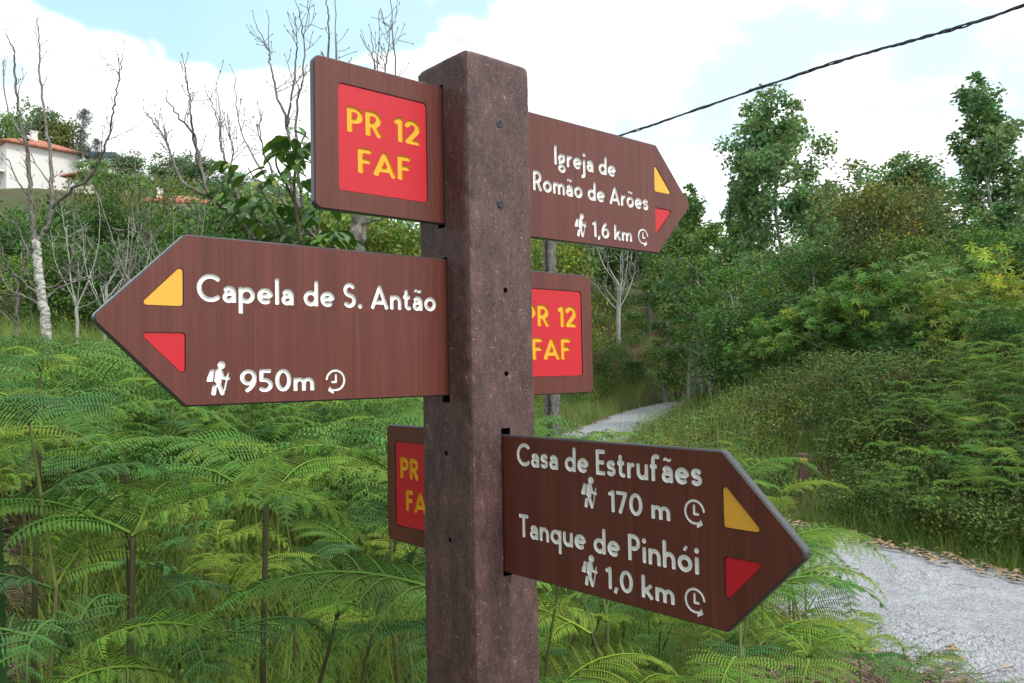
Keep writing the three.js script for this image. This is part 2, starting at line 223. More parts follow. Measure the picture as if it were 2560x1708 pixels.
// boards: real panels whose front is pierced by the carving
const woodMap = tex(1024, 512, (u, v) => {
  const P = (k, q) => fbm(Math.cos(u * 6.283) * k + 20, Math.sin(u * 6.283) * k + 20, v * q + (q > 3 ? 0 : 0), 4);
  const s = P(26, 1.5) * .55 + P(90, 4) * .45, w = P(5, .8), sp = hash3(Math.floor(u * 1024), Math.floor(v * 24), 5) > .93 ? .05 : 0;
  const b = .92 + (s - .5) * .42 + (w - .5) * .2 + sp * .6; return [.425 * b, .222 * b, .184 * b];
}, true);
const board = { wood: new THREE.MeshPhysicalMaterial({ map: woodMap, roughness: .42, bumpMap: woodMap, bumpScale: .0006, specularIntensity: .9 }), core: std(.05, .053, .06, .22), white: std(.85, .865, .85, .6), yellow: std(.8, .42, .015, .5), red: std(.56, .012, .022, .45), amber: std(.84, .43, .05, .5) };
function roundPoly(pts, r) { // pts: [x,y,r?] counter-clockwise
  const out = [], n = pts.length;
  for (let i = 0; i < n; i++) {
    const p = pts[i], a = pts[(i + n - 1) % n], b = pts[(i + 1) % n], rr = p[2] ?? r; if (rr < 1e-5) { out.push([p[0], p[1]]); continue; }
    const va = [a[0] - p[0], a[1] - p[1]], vb = [b[0] - p[0], b[1] - p[1]], la = Math.hypot(...va), lb = Math.hypot(...vb); va[0] /= la; va[1] /= la; vb[0] /= lb; vb[1] /= lb;
    const ang = Math.acos(Math.max(-1, Math.min(1, va[0] * vb[0] + va[1] * vb[1]))), t = rr / Math.tan(ang / 2), bis = [va[0] + vb[0], va[1] + vb[1]], lbz = Math.hypot(...bis), c = [p[0] + bis[0] / lbz * rr / Math.sin(ang / 2), p[1] + bis[1] / lbz * rr / Math.sin(ang / 2)];
    let a0 = Math.atan2(p[1] + va[1] * t - c[1], p[0] + va[0] * t - c[0]), a1 = Math.atan2(p[1] + vb[1] * t - c[1], p[0] + vb[0] * t - c[0]); while (a1 - a0 > Math.PI) a1 -= 2 * Math.PI; while (a1 - a0 < -Math.PI) a1 += 2 * Math.PI;
    for (let k = 0; k <= 7; k++) { const q = a0 + (a1 - a0) * k / 7; out.push([c[0] + Math.cos(q) * rr, c[1] + Math.sin(q) * rr]); }
  }
  return area(out) < 0 ? out.reverse() : out;
}
function inset(l, e) { return l.map((p, i) => { const a = l[(i + l.length - 1) % l.length], b = l[(i + 1) % l.length]; let x = -(b[1] - a[1]), y = b[0] - a[0]; const L = Math.hypot(x, y) || 1; return [p[0] + x / L * e, p[1] + y / L * e]; }); }
const V2 = (l) => l.map(([x, y]) => new THREE.Vector2(x, y));
function flat(outer, holes, z, flip) { const s = new THREE.Shape(V2(outer)); s.holes = holes.map((h) => new THREE.Path(V2(h))); const g = new THREE.ShapeGeometry(s); const p = g.attributes.position; for (let i = 0; i < p.count; i++) p.setZ(i, z); if (flip) { const ix = g.index.array; for (let i = 0; i < ix.length; i += 3) { const t = ix[i]; ix[i] = ix[i + 1]; ix[i + 1] = t; } } g.computeVertexNormals(); const uv = g.attributes.uv; for (let i = 0; i < uv.count; i++) uv.setXY(i, p.getX(i) / .42 + .31, p.getY(i) / .42); return g.toNonIndexed(); }
function strip(a, z0, b, z1) { const pos = [], uv = []; for (let i = 0; i < a.length; i++) { const j = (i + 1) % a.length; for (const [q, z] of [[a[i], z0], [b[i], z1], [a[j], z0], [a[j], z0], [b[i], z1], [b[j], z1]]) { pos.push(q[0], q[1], z); uv.push(q[0] * 2, q[1] * 2 + z); } } return bufGeo(pos, null, null, uv); }
function panelGeo(outline, holes, islands, zf, t, ch) { // group 0 faces, group 1 edges
  const inn = inset(outline, ch), faces = mergeGeometries([flat(inn, holes, zf), ...islands.map((i) => flat(i, [], zf)), flat(inn, [], zf - t, true)]), edges = mergeGeometries([strip(inn, zf, outline, zf - ch), strip(outline, zf - ch, outline, zf - t + ch), strip(outline, zf - t + ch, inn, zf - t)]);
  const g = mergeGeometries([faces, edges]); g.clearGroups(); g.addGroup(0, faces.attributes.position.count, 0); g.addGroup(faces.attributes.position.count, edges.attributes.position.count, 1); return g;
}
function carve(ch, x, y, sx, sy, zf, depth) { // placed loops: outer ones pierce, inner ones are islands
  const ls = glyphLoops(ch).map(({ l, area: a }) => ({ l: l.map(([p, q]) => [x + p * sx, y + q * sy]), a }));
  const big = Math.max(...ls.map((q) => Math.abs(q.a))), sg = Math.sign(ls.find((q) => Math.abs(q.a) === big).a), outer = ls.filter((q) => Math.sign(q.a) === sg).map((q) => area(q.l) > 0 ? q.l : q.l.slice().reverse()), inner = ls.filter((q) => Math.sign(q.a) !== sg).map((q) => area(q.l) > 0 ? q.l : q.l.slice().reverse());
  const inside = (p, l) => { let r = false; for (let i = 0, j = l.length - 1; i < l.length; j = i++) if ((l[i][1] > p[1]) !== (l[j][1] > p[1]) && p[0] < (l[j][0] - l[i][0]) * (p[1] - l[i][1]) / (l[j][1] - l[i][1]) + l[i][0]) r = !r; return r; };
  const geo = [];
  for (const o of outer) geo.push(flat(o, inner.filter((i) => inside(i[0], o)), zf - depth));
  for (const o of outer) geo.push(strip(o.slice().reverse(), zf, o.slice().reverse(), zf - depth));
  for (const i of inner) geo.push(strip(i, zf, i, zf - depth));
  return { outer, inner, geo: mergeGeometries(geo) };
}
const extent = (ch) => { if (ch === 'j') return [.05, .25]; ch = { 'ã': 'a', 'õ': 'o', 'ó': 'o' }[ch] ?? ch; let a = 9, b = -9; for (const { l } of glyphLoops(ch)) for (const [x] of l) { a = Math.min(a, x); b = Math.max(b, x); } return [a, b]; };
function layout(text, x0, x1, size) {
  const cs = [...text], ext = cs.map((c) => c === ' ' ? [0, 0] : extent(c)), w = ext.reduce((q, [a, b]) => q + b - a, 0);
  let gaps = 0; for (let i = 0; i < cs.length - 1; i++) gaps += cs[i] === ' ' ? .42 : cs[i + 1] === ' ' ? 0 : .095;
  const k = Math.min(size * 1.2, (x1 - x0) / (w + gaps)), g = (x1 - x0 - w * k) / gaps, out = []; let x = x0;
  cs.forEach((c, i) => { if (c !== ' ') out.push([c, x - ext[i][0] * k, k]); x += (ext[i][1] - ext[i][0]) * k + (c === ' ' ? .42 : cs[i + 1] === ' ' ? 0 : .095) * g; });
  return out;
}
function carveLines(lines, zf, depth) { const items = []; for (const q of lines) { if (q.t) for (const [c, x, k] of layout(q.t, q.x0, q.x1, q.s)) items.push({ name: 'letter', mat: q.mat ?? board.white, ...carve(q.mat ? c + '*' : c, x, q.y, k, q.s, zf, depth) }); else items.push({ name: q.name, mat: board.white, ...carve(q.g, q.x, q.y, q.sx, q.sy, zf, q.depth ?? depth) }); } return items; }
const mm = (l) => l.map((p) => p.map((q) => q / 1000));
function makeBoard(parent, { name, label, outline, z, t = .012, lines, insets, turn, tilt = 0 }) {
  const items = carveLines(lines, z, .0024), holes = items.flatMap((i) => i.outer), isl = items.flatMap((i) => i.inner), sub = [];
  for (const q of insets) {
    const rim = roundPoly(mm(q.pts), q.r ?? .004); holes.push(rim);
    const fit = inset(rim, .0008), it = q.lines ? carveLines(q.lines, z - .0014, .0022) : [];
    const g = mergeGeometries([flat(fit, it.flatMap((i) => i.outer), z - .0014), ...it.flatMap((i) => i.inner).map((l) => flat(l, [], z - .0014)), strip(fit, z - .0014, fit, z - .004)]);
    sub.push({ name: q.name, geo: g, mat: q.mat }, ...it);
    sub.push({ name: 'recess', geo: mergeGeometries([flat(rim, [], z - .004), strip(rim.slice().reverse(), z, rim.slice().reverse(), z - .004)]), mat: board.core });
  }
  const b = mesh(name, panelGeo(outline, holes, isl, z, t, .0018), [board.wood, board.core], parent);
  b.rotation.y = turn; b.rotation.z = tilt; b.userData.label = label;
  for (const i of [...items, ...sub]) mesh(i.name, i.geo, i.mat, b);
  return b;
}
const arrow = (dir, a, s, tip, y0, y1, rt = 9) => roundPoly(mm(dir > 0 ? [[a, y0, 0], [s, y0, 7], [tip, (y0 + y1) / 2, rt], [s, y1, 7], [a, y1, 0]] : [[-a, y0, 0], [-a, y1, 0], [-s, y1, 7], [-tip, (y0 + y1) / 2, rt], [-s, y0, 7]]), .007);
const badge = (x0, x1, y0, y1, out) => roundPoly(mm([[x0, y0, out < 0 ? 11 : 0], [x1, y0, out > 0 ? 11 : 0], [x1, y1, out > 0 ? 11 : 0], [x0, y1, out < 0 ? 11 : 0]]), .011);
const tri = (mat, name, pts) => ({ mat, name, pts: pts.map(([x, y]) => [x, y, 4]), r: .004 });
const L = (t, x0, x1, y, s, mat) => ({ t, x0: x0 / 1000, x1: x1 / 1000, y: y / 1000, s: s / 1000, mat });
const hiker = (x, y, s = 41.2) => ({ name: 'hiker_pictogram', g: 'hiker', x: x / 1000, y: y / 1000, sx: s / 1000, sy: s / 1000 });
const clock = (x, y, mir) => ({ name: 'clock_symbol', g: mir ? 'clockMirrored' : 'clock', x: x / 1000, y: y / 1000, sx: .027, sy: .027, depth: .0012 });
const badgeInset = (x0, x1, y0, y1) => ({ name: 'red_panel', mat: board.red, r: .006, pts: [[x0, y0], [x1, y0], [x1, y1], [x0, y1]], lines: [L('PR 12', x0 + 14.5, x1 - 12, y0 + 80, 32.5, board.yellow), L('FAF', x0 + 30, x0 + 111, y0 + 28, 32.5, board.yellow)] });

/* ---------- the signpost ---------- */
const YAW = .7156, POST = new THREE.Vector3(-.0513, 0, -1.1866);
const post = thing('signpost', 'brown square trail signpost with carved arrow boards and red trail plates', 'signpost', POST);
post.rotation.y = YAW;
{
  const h = .06, r = .0075, ring = [], per = 4 * (2 * h);
  const side = (n) => { for (let s = 0; s < 4; s++) { for (let k = 0; k < n; k++) { const t = (k + .5) / n, e = 2 * h, q = -h + e * t; const c = [[q, h], [h, -q], [-q, -h], [-h, q]][s]; const cx = Math.max(-(h - r), Math.min(h - r, c[0])), cy = Math.max(-(h - r), Math.min(h - r, c[1])); const dx = c[0] - cx, dy = c[1] - cy, L = Math.hypot(dx, dy) || 1; ring.push([cx + dx / L * r, cy + dy / L * r, dx / L, dy / L, (s + t) * e]); } } };
  side(26);
  const top = EYE + .4478, rows = [], y0 = -.25; for (let i = 0; i <= 330; i++) rows.push([y0 + (top - .006 - y0) * i / 330, 0]);
  for (const a of [30, 60, 90]) rows.push([top - .006 + .006 * Math.sin(a * Math.PI / 180), .006 * (1 - Math.cos(a * Math.PI / 180))]);
  rows.push([top + .0005, .02], [top + .001, .04], [top + .001, .0595]);
  const pos = [], idx = [], uv = [], n = ring.length;
  rows.forEach(([y, ins], j) => ring.forEach(([x, z, nx, nz, u]) => {
    const k = 1 - ins / h, e = Math.min(Math.abs(x), Math.abs(z)) > .051 ? 1 : 0, d = (fbm(x * 60, y * 45, z * 60, 4) - .5) * .0022 + (fbm(x * 12 + 4, y * 5, z * 12, 3) - .5) * .0024 - e * Math.max(0, fbm(x * 40, y * 70, z * 40 + 8, 3) - .56) * .014;
    const up = ins > .005 ? (fbm(x * k * 50, 3, z * k * 50, 3) - .5) * .003 : 0;
    pos.push(x * k + nx * d, y + up - (e && ins ? Math.max(0, fbm(x * 30, 2, z * 30, 2) - .5) * .012 : 0), z * k + nz * d); uv.push(u / .4, y / .4);
  }));
  for (let j = 0; j < rows.length - 1; j++) for (let i = 0; i < n; i++) { const a = j * n + i, b = j * n + (i + 1) % n, c = a + n, d = b + n; idx.push(a, c, b, b, c, d); }
  { const c = pos.length / 3; pos.push(0, top + .001, 0); uv.push(0, 0); const b = (rows.length - 1) * n; for (let i = 0; i < n; i++) idx.push(b + i, c, b + (i + 1) % n); const c2 = pos.length / 3; pos.push(0, y0, 0); uv.push(0, 0); for (let i = 0; i < n; i++) idx.push(i, (i + 1) % n, c2); }
  const P = (u, v, k, q, z) => fbm(Math.cos(u * 6.283) * k + z, Math.sin(u * 6.283) * k, v * q + z, 5);
  const scr = (u, v) => { let b = 0; for (let i = 0; i < 3; i++) { const n = noise3(u * 190 + i * 31, v * (62 + i * 10), i * 7), m = noise3(u * 26 + i * 9, v * 24, i); if (n > .9 - .05 * m) b = 1; } return b; };
  const map = tex(1024, 1024, (u, v) => { const a = P(u, v, 20, 60, 3), b = P(u, v, 4, 9, 8), st = P(u, v, 60, 10, 5), f = scr(u, v); const fl = noise3(u * 150, v * 110, 4) > .935 ? 1 : 0; let k = .82 + (a - .5) * .42 + (b - .5) * .5 + (st - .5) * .2; k += f * .12 + fl * .34; return [Math.min(1, .415 * k + fl * .1), Math.min(1, .305 * k + fl * .1), Math.min(1, .298 * k + fl * .1)]; }, true);
  const bump = tex(1024, 1024, (u, v) => { const a = P(u, v, 24, 70, 3), f = scr(u, v), c = P(u, v, 70, 120, 6); const k = .2 + a * .35 + c * .3 + f * .2; return [k, k, k]; });
  const mat = new THREE.MeshPhysicalMaterial({ map, bumpMap: bump, bumpScale: .0022, roughness: .62 });
  let brush = new Brush(bufGeo(pos, idx, null, uv), mat); brush.updateMatrixWorld();
  const ev = new Evaluator(); ev.useGroups = false; ev.attributes = ['position', 'normal', 'uv'];
  const cut = (g, x, y, z, rx = 0, rz = 0) => { const b = new Brush(g, mat); b.position.set(x, y, z); b.rotation.set(rx, 0, rz); b.updateMatrixWorld(); brush = ev.evaluate(brush, b, SUBTRACTION); };
  const slot = (w, ht, dp) => new THREE.BoxGeometry(w, ht, dp);
  for (const s of [-1, 1]) { cut(slot(.05, .206, .0165), s * .043, EYE + .3085, -.001); cut(slot(.05, .206, .0165), s * .043, EYE + .0600, .0025); cut(slot(.0165, .206, .05), .0005, EYE - .1835, s * .043); }
  const bore = (rad) => new THREE.CylinderGeometry(rad, rad, .03, 14);
  const holes = [[-.0007, .3528, 'R', .0042], [-.002, .2373, 'R', .0042], [.005, .1146, 'R', .0038], [.004, -.0038, 'R', .0038], [.001, -.1147, 'L', .0038], [.006, -.2358, 'L', .0038]];
  for (const [q, y, f, rad] of holes) f === 'R' ? cut(bore(rad), q, EYE + y, .056, Math.PI / 2) : cut(bore(rad), -.056, EYE + y, q, 0, Math.PI / 2);
  brush.geometry.computeVertexNormals?.call;
  mesh('post', brush.geometry, mat, post);
  const steel = std(.05, .055, .065, .38, { metalness: .6 });
  const headShape = new THREE.Shape(); headShape.absarc(0, 0, .0054, 0, Math.PI * 2); const star = new THREE.Path(); for (let i = 0; i < 24; i++) { const a = i / 24 * Math.PI * 2, q = .0019 + .0006 * Math.cos(6 * a); i ? star.lineTo(Math.cos(a) * q, Math.sin(a) * q) : star.moveTo(q, 0); } star.closePath(); headShape.holes.push(star);
  const head = new THREE.ExtrudeGeometry(headShape, { depth: .003, bevelEnabled: true, bevelSize: .0006, bevelThickness: .0006, bevelSegments: 2, curveSegments: 20 });
  const deep = head.clone().scale(.62, .62, 1);
  holes.forEach(([q, y, f], i) => { const s = mesh('screw', i < 2 ? head : deep, steel, post); const o = i < 2 ? .0585 : .051; if (f === 'R') s.position.set(q, EYE + y, o); else { s.position.set(-o, EYE + y, q); s.rotation.y = -Math.PI / 2; } });
  // boards, in the post's own frame (x along one face, z along the other)
  const up = (y) => y + EYE * 1000;
  const lift = (lines) => lines.map((q) => ({ ...q, y: q.y + EYE })), liftI = (ins) => ins.map((q) => ({ ...q, pts: q.pts.map(([x, y, r]) => r === undefined ? [x, up(y)] : [x, up(y), r]), lines: q.lines && lift(q.lines) }));
  const mk = (o) => makeBoard(post, { ...o, lines: lift(o.lines), insets: liftI(o.insets) });
  mk({ name: 'trail_plate', label: 'brown trail plate with red panel reading PR 12 FAF, topmost on its side', outline: badge(-261.3, -40, up(210.4), up(408.5), -1), z: .0046, turn: 0, lines: [], insets: [badgeInset(-227, -87.5, 237.5, 379)] });
  mk({ name: 'arrow_board', label: 'brown arrow board reading Igreja de Romão de Arões 1,6 km', outline: arrow(1, 40, 421.9, 520.5, up(207.8), up(406.8)), z: .0046, turn: 0, lines: [L('Igreja de', 162, 309, 331.3, 31.5), L('Romão de Arões', 114.5, 394.5, 283.3, 31.5), hiker(205.5, 217), L('1,6 km', 247, 348, 222.3, 26.5), clock(364.8, 221.3)], insets: [tri(board.amber, 'yellow_triangle', [[414, 320.5], [465, 320.5], [414, 373]]), tri(board.red, 'red_triangle', [[414, 291.5], [414, 239.5], [465, 291.5]].reverse())] });
  mk({ name: 'arrow_board', label: 'brown arrow board reading Capela de S. Antão 950m', outline: arrow(-1, 40, 423.1, 520.5, up(-33.6), up(160.7)), z: .0082, turn: 0, lines: [L('Capela de S. Antão', -410.4, -79.1, 85.2, 32), hiker(-400, -24), L('950m', -361, -266.4, -19.6, 27), clock(-250.3, -21.2, true)], insets: [tri(board.amber, 'yellow_triangle', [[-425, 78.5], [-425, 128], [-473.5, 78.5]]), tri(board.red, 'red_triangle', [[-423, 49.7], [-474, 49.7], [-423, -1]])] });
  mk({ name: 'trail_plate', label: 'brown trail plate with red panel reading PR 12 FAF beside the middle of the post', outline: badge(40, 238.3, up(-38.7), up(155.2), 1), z: .0082, turn: 0, lines: [], insets: [badgeInset(75, 213.5, -10.5, 128)] });
  mk({ name: 'arrow_board', label: 'dark brown arrow board reading Casa de Estrufães 170 m and Tanque de Pinhói 1,0 km', outline: arrow(1, 40, 422.3, 518, up(-281.1), up(-89.4)), z: .005, turn: -Math.PI / 2, tilt: 0, lines: [L('Casa de Estrufães', 89.9, 395.3, -130, 31), hiker(211.5, -175), L('170 m', 257, 350.8, -173.2, 26.3), clock(370.8, -172.2), L('Tanque de Pinhói', 92, 388.8, -226.5, 31), hiker(209.5, -272), L('1,0 km', 249.5, 354, -266.5, 26.3), clock(368.3, -269)], insets: [tri(board.amber, 'yellow_triangle', [[420.5, -171.3], [470, -171.3], [420.5, -121.5]]), tri(board.red, 'red_triangle', [[420.5, -200.8], [420.5, -251], [470, -200.8]].reverse())] });
  mk({ name: 'trail_plate', label: 'darker brown trail plate with red panel half hidden behind the post, lowest', outline: badge(-243.3, -40, up(-278.5), up(-86), -1), z: .005, turn: -Math.PI / 2, lines: [], insets: [badgeInset(-218.5, -80, -252, -113)] });
}

/* ---------- leaves, ferns, grass ---------- */
const v3 = (x, y, z) => new THREE.Vector3(x, y, z);
// one leaf: two halves folded along the midrib, 4 points (6 with a broad middle)
function leafInto(B, p, dir, nrm, len, wid, col, fold = .18, droop = .15) {
  const s = v3().copy(dir).cross(nrm).normalize(), n = v3().copy(s).cross(dir).normalize(), b = B.pos.length / 3;
  const put = (a, w, h) => { B.pos.push(p.x + dir.x * a * len + s.x * w + n.x * h, p.y + dir.y * a * len + s.y * w + n.y * h - droop * len * a * a, p.z + dir.z * a * len + s.z * w + n.z * h); B.col.push(...col); };
  put(0, 0, 0); put(.5, wid, fold * wid); put(1, 0, 0); put(.5, -wid, fold * wid);
  B.idx.push(b, b + 1, b + 2, b, b + 2, b + 3);
}
const tint = (r, k, hue = .5) => { const a = 1 - k + 2 * k * r(), h = (r() - .5) * hue; return [a * (1 + h), a, a * (1 - h * .6)]; };
function dirOf(r, up = 0) { const a = r() * 6.283, z = r() * 2 - 1, q = Math.sqrt(1 - z * z); return v3(Math.cos(a) * q, z + up, Math.sin(a) * q).normalize(); }

// a bracken frond lying along +x, arching over, made of comb-like pinnae
function frondGeo(seed, { len = .52, pairs = 15, comb = 20, rise = .62, fall = 1.15, wide = .17, col = [1, 1, 1] } = {}) {
  const r = rngOf(seed), B = { pos: [], idx: [], col: [] }, N = 26, ra = [], ang = [];
  let x = 0, y = 0; for (let i = 0; i <= N; i++) { const t = i / N, a = rise - (rise + fall) * t * (.55 + .45 * t); ra.push(v3(x, y, (fbm(t * 3, seed, 1, 2) - .5) * .06 * len)); ang.push(a); x += Math.cos(a) * len / N; y += Math.sin(a) * len / N; }
  tubeInto(B, ra.filter((_, i) => i % 2 === 0), ra.filter((_, i) => i % 2 === 0).map((_, i, q) => lerp(.0034, .0006, i / q.length)), 4, [1.25, 1.2, .9]);
  for (let i = 0; i < pairs; i++) for (const sd of [-1, 1]) {
    const t = .07 + .93 * (i + (sd > 0 ? .0 : .32)) / pairs; if (t > .99) continue;
    const f = t * N, k = Math.min(N - 1, Math.floor(f)), base = ra[k].clone().lerp(ra[k + 1], f - k), a = ang[k];
    const fwd = v3(Math.cos(a), Math.sin(a), 0), up = v3(-Math.sin(a), Math.cos(a), 0);
    const pl = wide * (1 - t) ** .82 * sstep(-.12, .16, t) * (.88 + .24 * r()) + .012, sweep = .32 + .25 * t, lift = .16 + .2 * (r() - .5), bend = (.75 + .5 * r()) * (r() < .12 ? 1.8 : 1);
    const n = Math.max(4, Math.round(comb * Math.sqrt(pl / wide))), pts = [], M = 7;
    let q = base.clone(); for (let j = 0; j <= M; j++) { pts.push(q.clone()); const s = j / M, e = lift - bend * s * s, dz = Math.cos(e); q.addScaledVector(v3(0, 0, sd), dz * Math.cos(sweep) * pl / M).addScaledVector(fwd, dz * Math.sin(sweep) * pl / M).addScaledVector(up, Math.sin(e) * pl / M); }
    const shade = col.map((c) => c * (.86 + .3 * r()));
    { const w = .0011, b = B.pos.length / 3; pts.forEach((p) => { for (const s of [-1, 1]) { B.pos.push(p.x + fwd.x * w * s, p.y + fwd.y * w * s, p.z); B.col.push(shade[0] * 1.15, shade[1] * 1.1, shade[2]); } }); for (let j = 0; j < M; j++) { const c = b + j * 2; B.idx.push(c, c + 1, c + 2, c + 1, c + 3, c + 2); } }
    for (let j = 0; j < n; j++) {
      const s = (j + .7) / (n + .5), g = s * M, m = Math.min(M - 1, Math.floor(g)), p = pts[m].clone().lerp(pts[m + 1], g - m), tn = pts[m + 1].clone().sub(pts[m]).normalize(), sdv = fwd.clone().addScaledVector(tn, -fwd.dot(tn)).normalize(), nn = tn.clone().cross(sdv).normalize(); if (nn.y < 0) nn.negate();
      const ll = pl * .155 * (1 - s) ** .55 * (.9 + .25 * r()) + .003, ww = Math.min(ll * .2, pl / n * .3);
      for (const q2 of [-1, 1]) { const d = sdv.clone().multiplyScalar(q2).addScaledVector(tn, .42).addScaledVector(nn, -.16 - .22 * r()).normalize(); leafInto(B, p, d, nn, ll, ww, shade, .1, .45); }
    }
  }
  return geoOf(B);
}
const fernMats = [[.15, .265, .04], [.11, .23, .042], [.205, .305, .042], [.08, .18, .052]].map(([a, b, c]) => leafMat(a, b, c, .22));
const stalkMats = [std(.10, .11, .03, .6), std(.065, .06, .025, .6), std(.17, .2, .05, .6)];
const FROND = [0, 1, 2, 3].map((i) => frondGeo(100 + i, { len: .56, fall: [1.2, .9, 1.5, 1.05][i], rise: [.6, .45, .75, .55][i], wide: [.19, .2, .17, .18][i] })), FROND_S = [0, 1, 2].map((i) => frondGeo(140 + i, { len: .36, pairs: 12, comb: 16, wide: .13, fall: [1.3, 1.7, 1][i] })), FIDDLE = [0, 1].map((i) => frondGeo(160 + i, { len: .2, pairs: 9, comb: 8, wide: .05, rise: 1.2, fall: 2.2 }));
function stemGeo(pts, r0, r1) { const B = { pos: [], idx: [], col: [] }; const p = smooth(pts, 10); tubeInto(B, p, p.map((_, i) => lerp(r0, r1, i / p.length)), 7); return geoOf(B); }
const PROTO = [];
// kinds: a forked tall plant, a three-armed plant, a leaning plant with one broad frond, a young uncurling one
{
  const mk = (spec, seed) => { const g = new THREE.Group(); g.userData.spec = spec; const r = rngOf(seed); g.name = 'bracken_fern'; for (const s of spec) { const m = new THREE.Mesh(s.geo, s.mat ?? fernMats[0]); m.name = s.name; m.castShadow = m.receiveShadow = true; if (s.p) m.position.set(...s.p); if (s.rot) m.rotation.set(...s.rot); if (s.k) m.scale.setScalar(s.k); g.add(m); } PROTO.push(g); };
  const fr = (p, yaw, geo, k = 1, tip = 0) => ({ name: 'frond', geo, p, rot: [0, yaw, tip, 'YXZ'], k });
  mk([{ name: 'stem', geo: stemGeo([v3(0, -.15, 0), v3(.01, .3, 0), v3(-.01, .78, .01)], .0068, .0055), mat: stalkMats[1] }, { name: 'stem', geo: stemGeo([v3(-.01, .77, .01), v3(.01, .95, .03), v3(.03, 1.1, .05)], .0045, .003), mat: stalkMats[0] }, fr([-.01, .775, .01], .15, FROND[0]), fr([-.01, .775, .01], 3.2, FROND[1]), fr([.03, 1.08, .05], .8, FROND_S[0]), fr([.03, 1.08, .05], 3.7, FROND_S[1]), fr([.03, 1.1, .05], 2.2, FIDDLE[0])], 1);
  mk([{ name: 'stem', geo: stemGeo([v3(0, -.15, 0), v3(-.015, .35, .01), v3(.02, .66, 0)], .0065, .005), mat: stalkMats[0] }, { name: 'stem', geo: stemGeo([v3(.02, .65, 0), v3(.0, .8, -.02), v3(-.02, .92, -.03)], .004, .0028), mat: stalkMats[2] }, fr([.02, .655, 0], .5, FROND[2]), fr([.02, .655, 0], 2.7, FROND[3]), fr([-.02, .91, -.03], 4.4, FROND[1], .85), fr([-.02, .91, -.03], 1.3, FROND_S[2]), fr([.0, .8, -.02], 5.6, FROND_S[0])], 2);
  mk([{ name: 'stem', geo: stemGeo([v3(0, -.15, 0), v3(.05, .35, 0), v3(.16, .68, .02)], .006, .004), mat: stalkMats[1] }, fr([.16, .675, .02], .1, FROND[0], 1.2), fr([.1, .5, .01], 2.2, FROND_S[1]), fr([.1, .5, .01], 4.2, FROND_S[2])], 3);
  // (4 in the list is pushed last)
  mk([{ name: 'stem', geo: stemGeo([v3(0, -.15, 0), v3(.0, .3, .01), v3(.015, .62, 0)], .0052, .0035), mat: stalkMats[2] }, fr([.015, .61, 0], .3, FROND_S[0], 1.1), fr([.015, .61, 0], 3.5, FROND_S[1], 1.1), fr([.015, .62, 0], 1.9, FIDDLE[1], 1.3), fr([.015, .62, 0], 4.9, FIDDLE[0], 1.2)], 4);
  mk([{ name: 'stem', geo: stemGeo([v3(0, -.15, 0), v3(-.008, .35, .01), v3(.0, .78, 0)], .0078, .0062), mat: stalkMats[1] }, fr([0, .775, 0], .12, FROND[0], 1.05), fr([0, .775, 0], 3.05, FROND[1], 1.1), fr([0, .78, 0], 1.75, FROND[3], .9)], 5);
}
// how high the ferns stand, by bearing, as the stand thins towards the path
function fernTop(x, d) { const u = x / d, K = [[-.7, .05], [-.34, .055], [-.28, .0], [-.02, -.01], [.03, -.04], [.16, -.042], [.22, -.085], [.33, -.13], [.37, -.26], [.42, -.3], [.5, -.37], [.8, -.5]]; let i = 0; while (i < K.length - 2 && u > K[i + 1][0]) i++; const t = Math.min(1, Math.max(0, (u - K[i][0]) / (K[i + 1][0] - K[i][0]))); return EYE + d * lerp(K[i][1], K[i + 1][1], t); }
const FERN_H = [1.24, 1.1, .9, .8, .98];
function fernWords(k, x, d, sd, tone) {
  const look = ['green', 'deep green', 'yellow-green', 'bluish green'][tone] + ' ' + ['two-tiered', 'many-armed', 'leaning', 'young curl-tipped'][k] + ' bracken fern', u = x / d, deep = d < 3 ? 'close by' : d < 6 ? 'a few steps off' : 'farther back';
  const place = sd > 0 ? 'on the bank across the path' : u < -.36 ? 'at the left edge' : u < -.2 ? 'below the 950m marking' : u < -.04 ? 'left of the post' : u < .2 ? 'right of the post' : 'beside the path';
  return [look + ', ' + deep + ' ' + place, 'bracken ' + place];
}
let fernCount = 0;
const brackenSpots = [];
function bracken(kind, pos, turn, scale, mat, label, group, lean = 0) {
  const o = PROTO[kind].clone(); o.userData = {}; o.name = numbered('bracken_fern'); o.position.copy(pos); o.rotation.set(lean, turn, lean * .6); const fs = Math.min(scale, .62 + .3 * scale), sy = scale / fs; o.scale.setScalar(fs); scene.add(o); fernCount++; o.children.forEach((c) => { if (c.name === 'stem') c.scale.set(1, sy, 1); else c.position.y *= sy; });
  o.children.forEach((c, i) => { if (c.name === 'frond') c.material = fernMats[(mat + (i % 3 === 2 ? 1 : 0)) % 4]; });
  brackenSpots.push([pos.x, -pos.z, scale]);
  return tag(o, label, 'fern', group);
}
